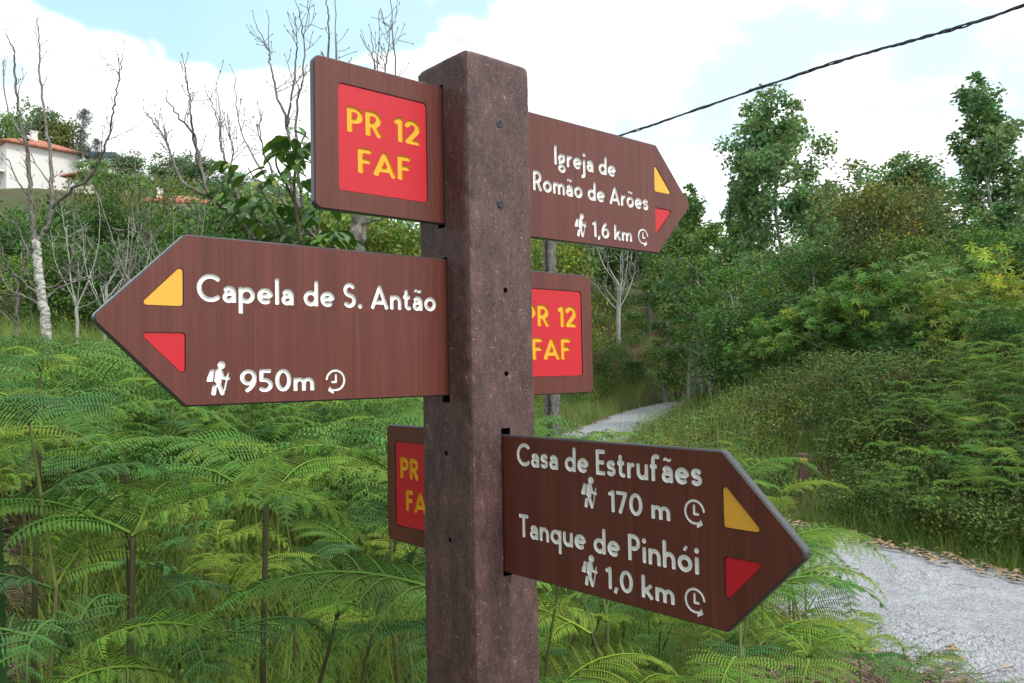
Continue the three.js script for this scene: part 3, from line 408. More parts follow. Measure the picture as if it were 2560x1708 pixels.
// ferns that can be told apart: [px, py of the fork, distance, height of the fork in the plant, kind, turn, tone, label]
const heroFerns = [
  [97, 1083, 2.1, .775, 4, .3, 1, 'tall forked bracken fern at the left edge below the white trunk'], [314, 1068, 2.0, .775, 4, 2.6, 0, 'tall forked bracken fern standing below the red triangle of the Capela board'],
  [333, 1337, 1.75, .775, 4, -.1, 0, 'bracken fern with a thick brown stem and level arching fronds, low at left'], [665, 1165, 2.0, .775, 4, -.5, 0, 'dark-stemmed forked bracken fern under the 950m marking'],
  [118, 1340, 1.7, .655, 1, 1.1, 3, 'bracken fern with an ochre stem near the lower left corner'], [656, 1540, 1.8, .675, 2, .2, 3, 'leaning bracken fern with one broad drooping frond below the Capela board'],
  [1000, 1590, 1.75, .655, 1, 2.4, 3, 'low dark bracken fern just left of the post foot'], [840, 1330, 2.3, .675, 2, .35, 1, 'bracken fern with a wide yellow-ribbed frond left of the lowest red plate'],
  [560, 1480, 2.2, .61, 3, .7, 2, 'young bracken fern uncurling among grass beneath the Capela board'], [200, 1600, 1.5, .61, 3, 2.9, 3, 'low bluish bracken fern at the bottom left corner'],
  [60, 800, 2.6, .775, 0, 1.2, 2, 'bracken fern with a curled tip reaching highest at the left edge'], [420, 1640, 1.5, .61, 3, .5, 3, 'low bracken fern at the bottom edge under the leaning fern'],
  [1510, 1560, 2.3, .655, 1, .9, 2, 'bright bracken fern under the letters of the Tanque line'], [1640, 1600, 2.0, .675, 2, 3.0, 2, 'bracken fern with layered yellow-green fronds below the Casa board tip'], [1460, 1660, 1.55, .61, 2, 3.2, 1, 'bracken fern with a flat bluish frond right of the post foot'],
  [1990, 1570, 2.6, .655, 1, .3, 2, 'small bracken fern overhanging the pale path edge'], [2085, 1590, 2.9, .61, 3, .3, 2, 'young forked bracken fern standing alone against the pale path'], [1860, 1650, 2.2, .655, 1, 4.0, 2, 'bracken fern with bronze tips at the bottom edge beside the path'],
  [2150, 1650, 2.5, .61, 3, 1.3, 2, 'small bracken fern at the bottom edge right of the lone forked one'], [1920, 1600, 2.4, .655, 1, 2.2, 0, 'bracken fern below the lower point of the Casa board'], [2030, 1660, 2.1, .61, 3, 4.0, 0, 'low bracken fern in front of the lone forked one'], [1760, 1640, 2.6, .655, 1, 5.2, 2, 'bracken fern between the bronze-tipped one and the Casa board'], [2010, 1440, 3.6, .655, 1, .9, 2, 'bracken fern leaning over the path behind the point of the Casa board'],
  [1960, 1330, 4.2, .655, 1, 2.0, 2, 'bracken fern peeping out behind the point of the Casa board'], [1770, 1110, 4.6, .675, 2, .2, 1, 'bracken fern whose frond arches above the top edge of the Casa board'], [1835, 1240, 6.0, .655, 1, 2.4, 2, 'bracken fern between the small marker post and the Casa board'],
];
for (const [px, py, d, fh, k, turn, mt, label] of heroFerns) {
  const p = at(px, py, d), gy = groundY(p.x, d), s = Math.max(.45, Math.min(1.45, (p.y - gy) / fh, (fernTop(p.x, d) + .08 - gy) / FERN_H[k]));
  bracken(k, v3(p.x, gy, -d), turn, s, mt, label, null);
}
{ // the bracken stand around them
  const r = rngOf(77), free = (x, d, q) => brackenSpots.every(([a, b]) => (a - x) ** 2 + (b - d) ** 2 > q * q);
  const seen = (x, d) => Math.abs(x / d) < .72;
  let n = 0, tries = 0;
  while (n < 190 && tries++ < 9000) {
    const d = 1.6 + 8.5 * r() ** 1.25, x = (r() * 2 - 1) * .72 * d, sd = pathSide(x, d);
    if ((sd > -HALF - .4 && sd < HALF + .5) || (d > 5.5 && d < 10.6 && Math.abs(x / d - .358) < .09)) continue;
    if (d < 2.35 && x / d < -.1) continue;
    if (Math.hypot(x + .05, d - 1.19) < .38 || !free(x, d, (x < 0 ? .36 : .26) + .02 * d) || !seen(x, d)) continue;
    if (x < -2.2 && d < 9 && fbm(x * .6, d * .6, 2, 2) > .62) continue;
    const gy = groundY(x, d), edge = sstep(0, 1.3, -sd - HALF), s = sd > 0 ? .5 + .42 * r() : (.78 + .42 * r()) * lerp(.62, 1, edge) * (x < -.4 ? 1.06 : .98);
    const k = Math.floor(r() * 4), hgt = FERN_H[k] * s, capY = sd > 0 ? 9 : Math.min(fernTop(x, d) * (.94 + .06 * r()), d < 3.4 && x / d < -.1 ? 1.25 : 9);
    const sc = gy + hgt > capY ? s * (capY - gy) / hgt : s; if (sc < .38) continue;
    const tone = Math.floor(r() * 4); bracken(k, v3(x, gy, -d), r() * 6.283, sc, tone, ...fernWords(k, x, d, sd, tone), (r() - .5) * .25); n++;
  }
  // farther on the stand reads as one mass
  const B = { pos: [], idx: [], col: [] }, parts = [];
  const low = [0, 1].map((i) => frondGeo(180 + i, { len: .55, pairs: 9, comb: 7, wide: .2, fall: 1.2 + .3 * i }));
  for (let i = 0; i < 6; i++) { const g = low[i % 2].clone(), m = new THREE.Matrix4().compose(v3(0, .55 + .12 * (i % 3), 0), new THREE.Quaternion().setFromEuler(new THREE.Euler(0, i * 1.15, 0)), v3(1, 1, 1).multiplyScalar(.8 + .15 * (i % 3))); g.applyMatrix4(m); parts.push(g); }
  tubeInto(B, [v3(0, -.2, 0), v3(.01, .4, 0), v3(0, .8, 0)], [.006, .005, .003], 4, [.7, .5, .4]); parts.push(geoOf(B));
  const g = mergeGeometries(parts), spots = [];
  for (let i = 0; i < 16000 && spots.length < 1900; i++) {
    const d = 2.6 + 27 * r() ** 1.4, x = (r() * 2.2 - 1.1) * .72 * d, sd = pathSide(x, d); if (Math.abs(sd) < HALF + .45 || (d > 5.5 && d < 10.6 && Math.abs(x / d - .358) < .07)) continue; if (sd > 0 && fbm(x * .5, d * .5, 7, 2) < .5) continue;
    if (x < -.35 * d && d > 7.5 && fbm(x * .2, d * .2, 5, 2) > .38) continue; if (d < 5 && !free(x, d, .3)) continue; spots.push([x, d, sd]);
  }
  const im = new THREE.InstancedMesh(g, leafMat(1, 1, 1, .3), spots.length), M = new THREE.Matrix4(), c = new THREE.Color();
  spots.forEach(([x, d, sd], i) => { const s0 = sd > 0 ? .34 + .34 * r() : .78 + .4 * r(), s = sd > 0 ? s0 : Math.max(.3, Math.min(s0, (fernTop(x, d) - groundY(x, d)) / 1.0)); M.compose(v3(x, groundY(x, d), -d), new THREE.Quaternion().setFromEuler(new THREE.Euler((r() - .5) * .3, r() * 6.283, (r() - .5) * .3)), v3(s, s * (.85 + .3 * r()), s)); im.setMatrixAt(i, M); const k = .75 + .5 * r(), y = r(); im.setColorAt(i, c.setRGB(k * lerp(.09, .175, y), k * lerp(.215, .3, y), .055 * k * (sd > 0 ? .9 : 1)).multiplyScalar(1)); });
  im.name = 'bracken'; im.castShadow = im.receiveShadow = true; tag(im, 'mass of farther bracken filling the field and banks', 'bracken', null, 'stuff'); scene.add(im);
}
const clearView = (x, d) => d > 5.5 && d < 10.6 && Math.abs(x / d - .358) < .035 && x > 1.8;
function scatter(name, label, category, geo, mat, list, colour, seed, up = true) {
  const r = rngOf(seed), im = new THREE.InstancedMesh(geo, mat, list.length), M = new THREE.Matrix4(), c = new THREE.Color();
  list.forEach(([x, d, s, dy = 0], i) => { M.compose(v3(x, groundY(x, d) + dy, -d), new THREE.Quaternion().setFromEuler(new THREE.Euler((r() - .5) * .35, r() * 6.283, (r() - .5) * .35)), v3(s, s, s)); im.setMatrixAt(i, M); const q = colour(r, x, d); im.setColorAt(i, c.setRGB(...q)); });
  im.name = name; im.castShadow = im.receiveShadow = true; tag(im, label, category, null, 'stuff'); scene.add(im); return im;
}
{ // grass tufts
  const tuft = (seed, n, hgt, spread) => { const r = rngOf(seed), B = { pos: [], idx: [], col: [] }; for (let i = 0; i < n; i++) { const a = r() * 6.283, h = hgt * (.5 + .7 * r()), lean = .15 + .75 * r(), x = (r() - .5) * spread, z = (r() - .5) * spread, w = .0022 + .002 * r(), b = B.pos.length / 3, cx = Math.cos(a), cz = Math.sin(a), k = .75 + .5 * r(); for (let j = 0; j <= 3; j++) { const t = j / 3, o = lean * h * t * t, y = h * t * (1 - .28 * lean * t), ww = w * (1 - t * .92); for (const s of [-1, 1]) { B.pos.push(x + cx * o - cz * ww * s, y - .02, z + cz * o + cx * ww * s); B.col.push(k, k, k * .9); } } for (let j = 0; j < 3; j++) { const c = b + j * 2; B.idx.push(c, c + 1, c + 2, c + 1, c + 3, c + 2); } } return geoOf(B); };
  const r = rngOf(31), near = [], far = [], bank = [];
  for (let i = 0; i < 5200; i++) { const d = 1.5 + 9 * r() ** 1.1, x = -(r() * 1.05 - .28) * .74 * d, sd = pathSide(x, d); if (sd > -HALF - .1) continue; near.push([x, d, .7 + .7 * r()]); }
  for (let i = 0; i < 9000; i++) { const d = 8 + 32 * r(), x = (r() * 1.42 - 1) * .75 * d, sd = pathSide(x, d); if (Math.abs(sd) < HALF) continue; far.push([x, d, .8 + .8 * r()]); }
  for (let i = 0; i < 12000; i++) { const k = Math.floor(r() * 100) + 8, q = PC[k + 1], t = q.clone().sub(PC[k]).normalize(), p = PC[k].clone().lerp(q, r()), s = HALF - .1 + 3.4 * r() ** 1.9; const x = p.x - t.z * s, d = -(p.z + t.x * s); if ((clearView(x, d) && r() < .6) || Math.abs(x / d) > .8 || d < 3 || pathSide(x, d) < HALF - .12) continue; bank.push([x, d, (.5 + .7 * r()) * sstep(-.45, .6, s - HALF + .1)]); }
  const gm = leafMat(1, 1, 1, .3);
  scatter('grass', 'tall bright grass growing between the fern stems', 'grass', tuft(1, 15, .42, .2), gm, near, (q) => { const k = .8 + .5 * q(), y = q(); return [lerp(.11, .22, y) * k, lerp(.22, .27, y) * k, .045 * k]; }, 41);
  scatter('meadow_grass', 'pale meadow grass on the rising field behind the ferns', 'grass', tuft(2, 22, .5, .5), gm, far, (q) => { const k = .8 + .5 * q(), y = q(); return [lerp(.13, .26, y) * k, lerp(.24, .29, y) * k, .07 * k]; }, 42);
  scatter('verge_grass', 'grass tufts along the foot of the bank', 'grass', tuft(3, 18, .34, .16), gm, bank, (q) => { const k = .7 + .6 * q(), y = q(); return [lerp(.08, .19, y) * k, lerp(.19, .24, y) * k, .04 * k]; }, 43);
  // small white and yellow meadow flowers
  const fl = new THREE.CylinderGeometry(.012, .006, .004, 6).translate(0, .42, 0), list = []; const r2 = rngOf(32);
  for (let i = 0; i < 900; i++) { const d = 7 + 30 * r2(), x = (r2() * 1.25 - 1) * .72 * d; if (Math.abs(pathSide(x, d)) < HALF + .3) continue; list.push([x, d, .8 + .5 * r2()]); }
  for (let i = 0; i < 120; i++) { const d = 6 + 8 * r2(), x = 3 + (d - 6) * .1 + 4 * r2(); if (pathSide(x, d) > HALF + .4) list.push([x, d, .5 + .4 * r2()]); }
  scatter('meadow_flowers', 'tiny white and yellow flower heads scattered over the grass', 'flowers', fl, new THREE.MeshStandardMaterial({ roughness: .8 }), list, (q) => q() < .78 ? [.75, .76, .7] : [.75, .5, .04], 44);
  // leaf litter along the path edge
  const B = { pos: [], idx: [], col: [] }; leafInto(B, v3(-.035, .004, 0), v3(1, .12, 0).normalize(), v3(0, 1, 0), .085, .022, [1, 1, 1], .5, .2); const lit = []; const r3 = rngOf(33);
  for (let i = 0; i < 5200; i++) { const k = Math.floor(r3() * 90) + 4, q = PC[k + 1], t = q.clone().sub(PC[k]).normalize(), p = PC[k].clone().lerp(q, r3()), side = r3() < .75 ? 1 : -1, s = side * (HALF - .1 + .3 * (r3() + r3() - 1)), x = p.x - t.z * s, d = -(p.z + t.x * s); if (d < 2 || d > 26 || fbm(x * 1.4, d * 1.4, 3, 2) < .36) continue; lit.push([x, d, .5 + .8 * r3(), Math.max(.015, .03 + .045 * (1 - Math.min(1, (s / HALF) ** 2)) - groundY(x, d))]); }
  const lm = leafMat(1, 1, 1, 0, .9);
  scatter('leaf_litter', 'dry tan leaves drifted along the path edge', 'leaves', geoOf(B), lm, lit, (q) => { const k = .7 + .7 * q(); return [.3 * k, .215 * k, .135 * k]; }, 45);
  // dead bracken and twigs on the ground near the post and on the bank
  const T = { pos: [], idx: [], col: [] }, rt = rngOf(9); for (let i = 0; i < 14; i++) { const a = rt() * 6.283, l = .1 + .2 * rt(), p = v3((rt() - .5) * .3, .01 + .05 * rt(), (rt() - .5) * .3), q = v3(p.x + Math.cos(a) * l, p.y + .1 * (rt() - .3), p.z + Math.sin(a) * l); tubeInto(T, [p, q], [.0022, .001], 3, [1, 1, 1].map(() => .7 + .6 * rt())); }
  const dead = []; for (let i = 0; i < 5200; i++) { const d = 1.6 + 12 * rt(), x = (rt() * 2 - 1) * .72 * d, sd = pathSide(x, d); if (Math.abs(sd) < HALF + .1 || (sd > 0 && (sd < HALF + 1.4 || fbm(x, d, 4, 2) < .5))) continue; dead.push([x, d, .7 + .8 * rt(), sd > 0 ? .02 + .12 * rt() : .0]); }
  scatter('dead_stalks', 'dry grey-brown stalks and twigs lying under the ferns', 'twigs', geoOf(T), new THREE.MeshStandardMaterial({ roughness: 1, vertexColors: true }), dead, (q) => { const k = .6 + .7 * q(); return [.24 * k, .19 * k, .14 * k]; }, 46);
  // low leafy plants on the banks
  const Lw = { pos: [], idx: [], col: [] }, rl = rngOf(10); for (let i = 0; i < 130; i++) { const p = v3((rl() - .5) * .5, .08 + .38 * rl(), (rl() - .5) * .5); leafInto(Lw, p, dirOf(rl, .1), v3(rl() - .5, 1, rl() - .5).normalize(), .03 + .035 * rl(), .009 + .008 * rl(), tint(rl, .3)); }
  const lv = []; for (let i = 0; i < 24000 && lv.length < 7500; i++) { const d = 4 + 46 * rl() ** 1.2, x = (rl() * 1.3 - .35) * .74 * d, sd = pathSide(x, d); if (clearView(x, d)) continue; if (sd < HALF + .35 && !(d > 22 && sd < -HALF - 1)) continue; lv.push([x, d, (.5 + .55 * rl()) * (.8 + d * .026)]); }
  scatter('undergrowth', 'leafy undergrowth and brambles covering the banks', 'undergrowth', geoOf(Lw), leafMat(1, 1, 1, .25), lv, (q, x, d) => { const f = fbm(x * .9, d * .9, 6, 3), k = (.6 + .6 * q()) * (.55 + .9 * f), y = Math.min(1, Math.max(0, q() * .6 + (f - .35) * 1.3)); return [lerp(.055, .17, y) * k, lerp(.145, .19, y) * k, .038 * k]; }, 47);
}

{ // scrub over the far slope
  const B = { pos: [], idx: [], col: [] }, r = rngOf(12); for (let i = 0; i < 150; i++) { const p = v3((r() - .5) * 3.4, .1 + 1.7 * r() ** 1.4, (r() - .5) * 3.4); leafInto(B, p, dirOf(r, .1), dirOf(r, .8), .22 + .2 * r(), .08 + .05 * r(), tint(r, .3)); }
  const l = []; for (let i = 0; i < 9000 && l.length < 2300; i++) { const d = 30 + 95 * r(), x = (r() * 1.5 - 1) * .74 * d; if (Math.abs(pathSide(x, d)) < 3 || (Math.abs(x / d + .59) < .12 && d > 55 && d < 106) || (x / d > .04 && x / d < .3 && d < 60)) continue; l.push([x, d, .6 + .8 * r()]); }
  scatter('hillside_scrub', 'scrub and young growth covering the far hillside', 'scrub', geoOf(B), leafMat(1, 1, 1, .25), l, (q) => { const k = .7 + .6 * q(), y = q(); return [lerp(.08, .19, y) * k, lerp(.155, .24, y) * k, .055 * k]; }, 48);
}
/* ---------- trees ---------- */
const barkMap = tex(256, 512, (u, v) => { const P = (k, q) => fbm(Math.cos(u * 6.283) * k + 5, Math.sin(u * 6.283) * k, v * q, 4); const b = .7 + (P(3, 26) - .5) * .7 + (P(9, 60) - .5) * .4; return [.62 * b, .6 * b, .57 * b]; }, true);
const bark = { grey: new THREE.MeshStandardMaterial({ map: barkMap, roughness: .95, color: new THREE.Color(1, .98, .96) }), brown: std(.12, .095, .07, .95), pale: std(.34, .33, .3, .9), twig: std(.17, .16, .15, .9), dark: std(.075, .065, .06, .95) };
const whiteBark = new THREE.MeshStandardMaterial({ roughness: .85, map: tex(256, 512, (u, v) => { const P = (k, q, z) => fbm(Math.cos(u * 6.283) * k + 5 + z, Math.sin(u * 6.283) * k, v * q, 4); const m = sstep(.47, .6, P(2.6, 60, 0)), b = .74 + (P(6, 40, 3) - .5) * .3; return [lerp(b, .5, m), lerp(b, .49, m), lerp(b * .97, .46, m)]; }, true) });
// crown kinds ------------------------------------------------------------
function treeProto(seed, o) {
  const r = rngOf(seed), T = { pos: [], idx: [], col: [], uv: [] }, C = { pos: [], idx: [], col: [] }, h = o.h, clumps = [];
  const stems = o.stems ?? 1;
  for (let s = 0; s < stems; s++) {
    const lean = stems > 1 ? .25 : .05, a0 = r() * 6.283, pts = []; for (let i = 0; i <= 6; i++) { const t = i / 6; pts.push(v3(Math.cos(a0) * lean * h * t * (stems > 1 ? .8 : 1) + (r() - .5) * .03 * h * t, h * .94 * t - .2 * (1 - t), Math.sin(a0) * lean * h * t * (stems > 1 ? .8 : 1) + (r() - .5) * .03 * h * t)); }
    const P = smooth(pts, 12); tubeInto(T, P, P.map((_, i) => lerp(o.r, o.r * .12, (i / 12) ** .8)), 7);
    const limbs = Math.round(o.limbs / stems);
    for (let i = 0; i < limbs; i++) {
      const t = lerp(o.from, .97, (i + r() * .8) / limbs), p = P[Math.min(12, Math.round(t * 12))], a = i * 2.4 + r(), prof = o.prof(t), L = o.w * prof * (.75 + .5 * r()), st = o.steep * (.8 + .4 * r()), q = [p.clone()];
      for (let j = 1; j <= 4; j++) { const f = j / 4; q.push(v3(p.x + Math.cos(a) * L * f * Math.cos(st), p.y + L * f * Math.sin(st) + L * .18 * f * f * o.curl, p.z + Math.sin(a) * L * f * Math.cos(st)).add(v3((r() - .5) * .12 * L, (r() - .5) * .1 * L, (r() - .5) * .12 * L))); }
      tubeInto(T, q, q.map((_, j) => lerp(o.r * .32 * (1 - t * .6), .006, j / 4)), 4);
      const nc = Math.max(2, Math.round(o.clumps * (.6 + .8 * r()))); for (let j = 0; j < nc; j++) { const f = .3 + .72 * r(), k = Math.min(3, Math.floor(f * 4)), c = q[k].clone().lerp(q[k + 1], Math.min(1, f * 4 - k)); c.add(dirOf(r).multiplyScalar(L * (o.spread ?? .22))); clumps.push([c, o.cr * (.55 + .75 * r())]); }
    }
    for (let j = 0; j < 5; j++) clumps.push([P[12].clone().add(dirOf(r).multiplyScalar(o.cr * .35)).add(v3(0, o.spread ? (j - 1) * o.cr * .75 : 0, 0)), o.cr * (o.spread ? .75 - .1 * j : .7)]);
  }
  const per = Math.round(o.leaves / clumps.length);
  for (const [c, cr] of clumps) {
    const tc = tint(r, .22, o.hue ?? .35), young = r() < (o.young ?? 0);
    for (let i = 0; i < per; i++) {
      const dd = dirOf(r), rad = cr * Math.cbrt(r()) * (r() < .1 ? 1.3 : 1), p = c.clone().add(v3(dd.x * rad, dd.y * rad * .75, dd.z * rad));
      const col = tc.map((q) => q * (.8 + .4 * r())); if (young) { col[0] *= 1.7; col[1] *= 1.25; col[2] *= .7; }
      if (o.star) { const ax = dirOf(r, .35); const b = dirOf(r).cross(ax).normalize(), e = ax.clone().cross(b); for (let k = 0; k < o.star; k++) { const an = k / o.star * 6.283 + r() * .4, d = b.clone().multiplyScalar(Math.cos(an)).addScaledVector(e, Math.sin(an)).addScaledVector(ax, .25).normalize(); leafInto(C, p, d, ax, o.leaf * (.7 + .5 * r()), o.leaf * o.slim, col, .15, .25); } }
      else leafInto(C, p, dirOf(r, -.25), dirOf(r, .9), o.leaf * (.65 + .6 * r()), o.leaf * o.slim, col, .2, .1);
    }
  }
  return { trunk: geoOf(T), crown: geoOf(C) };
}
const KIND = {
  poplar: [1, 2].map((s) => treeProto(300 + s, { h: 9.5, r: .11, limbs: 22, from: .16, w: 3.9, steep: .92, curl: 1.5, clumps: 10, spread: .1, cr: .46, leaves: 17000, leaf: .16, slim: .36, hue: .25, prof: (t) => .55 + .6 * Math.sin(Math.min(1, t * 1.05) * 3.1) * .9 - .35 * t })),
  slimPoplar: [treeProto(310, { h: 10, r: .09, limbs: 20, from: .16, w: 3.0, steep: 1.0, curl: 1.4, clumps: 7, spread: .09, cr: .3, leaves: 6200, leaf: .15, slim: .34, hue: .3, prof: (t) => 1.05 - .85 * t })],
  chestnut: [1, 2].map((s) => treeProto(320 + s, { h: 3.4, r: .06, limbs: 26, from: .08, w: 2.1, steep: .45, curl: .6, clumps: 4, cr: .42, leaves: 1750, star: 6, leaf: .18, slim: .14, hue: .4, young: .14, stems: 2, prof: (t) => 1.12 - .75 * t })),
  bushTree: [1, 2].map((s) => treeProto(330 + s, { h: 5.2, r: .06, limbs: 30, from: .1, w: 2.1, steep: .7, curl: .8, clumps: 5, cr: .5, leaves: 9500, leaf: .12, slim: .24, hue: .5, young: .08, stems: 3, prof: (t) => .75 + .5 * Math.sin(t * 3) - .4 * t })),
  shrub: [1, 2, 3].map((s) => treeProto(340 + s, { h: 3.4, r: .06, limbs: 26, from: .06, w: 2.0, steep: .65, curl: .6, clumps: 5, cr: .55, leaves: 5200, leaf: .13, slim: .3, hue: .35, young: .1, stems: 3, prof: (t) => 1.05 - .55 * t })),
  farTree: [1, 2].map((s) => treeProto(350 + s, { h: 8, r: .16, limbs: 22, from: .22, w: 3.1, steep: .6, curl: .5, clumps: 5, cr: 1.0, leaves: 4200, leaf: .34, slim: .34, hue: .35, prof: (t) => .75 + .5 * Math.sin(t * 3) - .35 * t })),
  eucalyptus: [treeProto(360, { h: 13, r: .16, limbs: 16, from: .42, w: 2.4, steep: .8, curl: .8, clumps: 4, cr: .8, leaves: 2600, leaf: .34, slim: .16, hue: .2, prof: (t) => .9 - .45 * t })],
};
const leafTone = { poplar: leafMat(.165, .285, .105, .35), light: leafMat(.18, .31, .08, .35), deep: leafMat(.065, .145, .035, .25), mid: leafMat(.115, .22, .042, .3), olive: leafMat(.15, .175, .045, .3), yellow: leafMat(.19, .27, .045, .35), blue: leafMat(.12, .16, .12, .25), hill: leafMat(.15, .235, .11, .25) };
let treeNo = 0;
function tree(kind, name, tone, x, d, k, label, category = 'tree', { wood = bark.brown, ky = 1, sink = 0, group } = {}) {
  const P = KIND[kind][treeNo % KIND[kind].length], o = thing(name, label, category, v3(x, groundY(x, d) - sink, -d), group); o.rotation.y = (treeNo * 2.1) % 6.283; o.scale.set(k, k * ky, k); treeNo++;
  mesh('trunk', P.trunk, wood, o); mesh('crown', P.crown, leafTone[tone], o); return o;
}
// x from its bearing, scale from where its top stands in the photograph
function treeAt(kind, name, tone, px, topPy, d, label, category, opt = {}) {
  const p = at(px, topPy, d), H = { poplar: 9.9, slimPoplar: 10.4, chestnut: 3.5, bushTree: 5.6, shrub: 3.7, farTree: 8.6, eucalyptus: 13.4 }[kind], gy = groundY(p.x, d) - (opt.sink ?? 0), need = Math.max(.8, p.y - gy), wide = Math.min(opt.wide ?? need / H, need / H / .72);
  return tree(kind, name, tone, p.x, d, wide, label, category, { ...opt, ky: need / H / wide });
}
// the wood beyond the path
treeAt('poplar', 'poplar_tree', 'poplar', 1960, 275, 27, 'tallest grey-green poplar above the wood, in the middle of the right half', 'tree', { wood: bark.pale, wide: 1.0 });
treeAt('slimPoplar', 'poplar_tree', 'poplar', 2500, 150, 21, 'tall thin poplar with twin tops at the right edge of the photo', 'tree', { wood: bark.pale, wide: 1.1 });
treeAt('slimPoplar', 'poplar_tree', 'poplar', 2440, 250, 22, 'slender poplar just left of the twin-topped one', 'tree', { wood: bark.pale, wide: 1.0 });
treeAt('poplar', 'poplar_tree', 'poplar', 2245, 390, 29, 'broad-topped poplar between the tallest poplar and the right edge', 'tree', { wood: bark.pale, wide: 1.05 });
treeAt('slimPoplar', 'poplar_tree', 'light', 1745, 465, 33, 'light green young poplar beside the point of the Igreja board', 'tree', { wood: bark.pale, wide: 1.2 });
treeAt('slimPoplar', 'poplar_tree', 'poplar', 1820, 455, 31, 'narrow dark poplar close left of the tallest poplar', 'tree', { wood: bark.pale, wide: .7 });
treeAt('poplar', 'poplar_tree', 'poplar', 2100, 490, 30, 'low poplar filling the gap right of the tallest poplar', 'tree', { wood: bark.pale, wide: .8 });
treeAt('bushTree', 'young_oak', 'olive', 2235, 440, 19, 'bronze-tinged young oak standing in front of the poplars', 'tree', { wide: .95 });
treeAt('bushTree', 'young_oak', 'mid', 1900, 640, 20, 'young oak with thin pale stems in front of the tallest poplar', 'tree', { wood: bark.pale, wide: .85 });
treeAt('bushTree', 'young_oak', 'light', 1885, 710, 23, 'loose light green young oak left of the pale-stemmed one', 'tree', { wood: bark.pale, wide: .7 });
treeAt('bushTree', 'young_oak', 'deep', 2050, 620, 19, 'dark young oak between the pale-stemmed and the bronze-tinged oaks', 'tree', { wood: bark.pale, wide: .75 });
treeAt('bushTree', 'young_oak', 'mid', 2390, 560, 17, 'dense young oak below the slender poplar', 'tree', { wide: .9 });
treeAt('bushTree', 'young_oak', 'deep', 2540, 590, 15, 'dark young oak at the right edge below the twin-topped poplar', 'tree', { wide: .75 });
treeAt('chestnut', 'chestnut_bush', 'mid', 2180, 690, 14.5, 'chestnut bush with long leaves and one thin leaning stem, middle of the bank', 'bush', { wide: .95, wood: bark.pale });
treeAt('chestnut', 'chestnut_bush', 'yellow', 2420, 700, 12.5, 'yellow-tipped chestnut bush high on the bank at right', 'bush', { wide: .95 });
treeAt('chestnut', 'chestnut_bush', 'mid', 2540, 760, 10.5, 'large-leaved chestnut bush at the right edge', 'bush', { wide: .8 });
treeAt('chestnut', 'chestnut_bush', 'deep', 2290, 800, 13, 'dark chestnut bush between the leaning-stem one and the yellow-tipped one', 'bush', { wide: .8 });
treeAt('chestnut', 'chestnut_bush', 'mid', 1960, 790, 17, 'low chestnut bush above the ferns, left of the leaning-stem one', 'bush', { wide: .8 });
treeAt('shrub', 'bramble_bush', 'deep', 1840, 770, 19, 'dark rounded bush at the left end of the bank thicket', 'bush', { wide: .8 });
treeAt('shrub', 'bramble_bush', 'deep', 2500, 930, 10, 'dark low bush under the chestnut at the right edge', 'bush', { wide: .5 });
treeAt('bushTree', 'young_oak', 'mid', 2130, 600, 24, 'green young oak filling the gap below the broad-topped poplar', 'tree', { wide: .95 });
treeAt('bushTree', 'young_oak', 'poplar', 2320, 590, 25, 'grey-green young oak behind the yellow-tipped chestnut', 'tree', { wide: .95 });
treeAt('bushTree', 'young_oak', 'mid', 2480, 540, 23, 'young oak directly beneath the twin-topped poplar', 'tree', { wide: .95 });
treeAt('bushTree', 'young_oak', 'poplar', 1960, 600, 25, 'grey-green young oak at the foot of the tallest poplar', 'tree', { wide: .95 });
treeAt('bushTree', 'young_oak', 'deep', 1850, 660, 26, 'dark young oak at the foot of the narrow dark poplar', 'tree', { wide: .8 });
treeAt('chestnut', 'chestnut_bush', 'mid', 2080, 740, 16, 'chestnut bush below the dark young oak', 'bush', { wide: .9, wood: bark.pale });
treeAt('chestnut', 'chestnut_bush', 'light', 2360, 640, 15, 'light green chestnut bush rising above the yellow-tipped one', 'bush', { wide: .9 });
[[1650, 470, 37, 'light', 'airy light green poplar behind the point of the Igreja board'], [1880, 400, 35, 'poplar', 'airy poplar just behind the left side of the tallest poplar'], [2050, 440, 36, 'poplar', 'airy poplar behind the right shoulder of the tallest poplar'], [2160, 470, 35, 'light', 'light airy poplar left of the broad-topped poplar'], [2340, 400, 33, 'poplar', 'airy poplar right of the broad-topped poplar'], [2550, 330, 27, 'poplar', 'airy poplar cut by the right edge behind the twin-topped one'], [1710, 520, 34, 'poplar', 'low airy poplar under the light green one'], [1765, 440, 28, 'light', 'bright green poplar between the Igreja board point and the tallest poplar'], [1850, 420, 29, 'light', 'bright green poplar touching the left side of the tallest poplar']].forEach(([px, py, d, tone, label]) => treeAt('slimPoplar', 'poplar_tree', tone, px, py, d, label, 'tree', { wood: bark.pale, wide: px < 1800 ? 1.25 : .95 }));
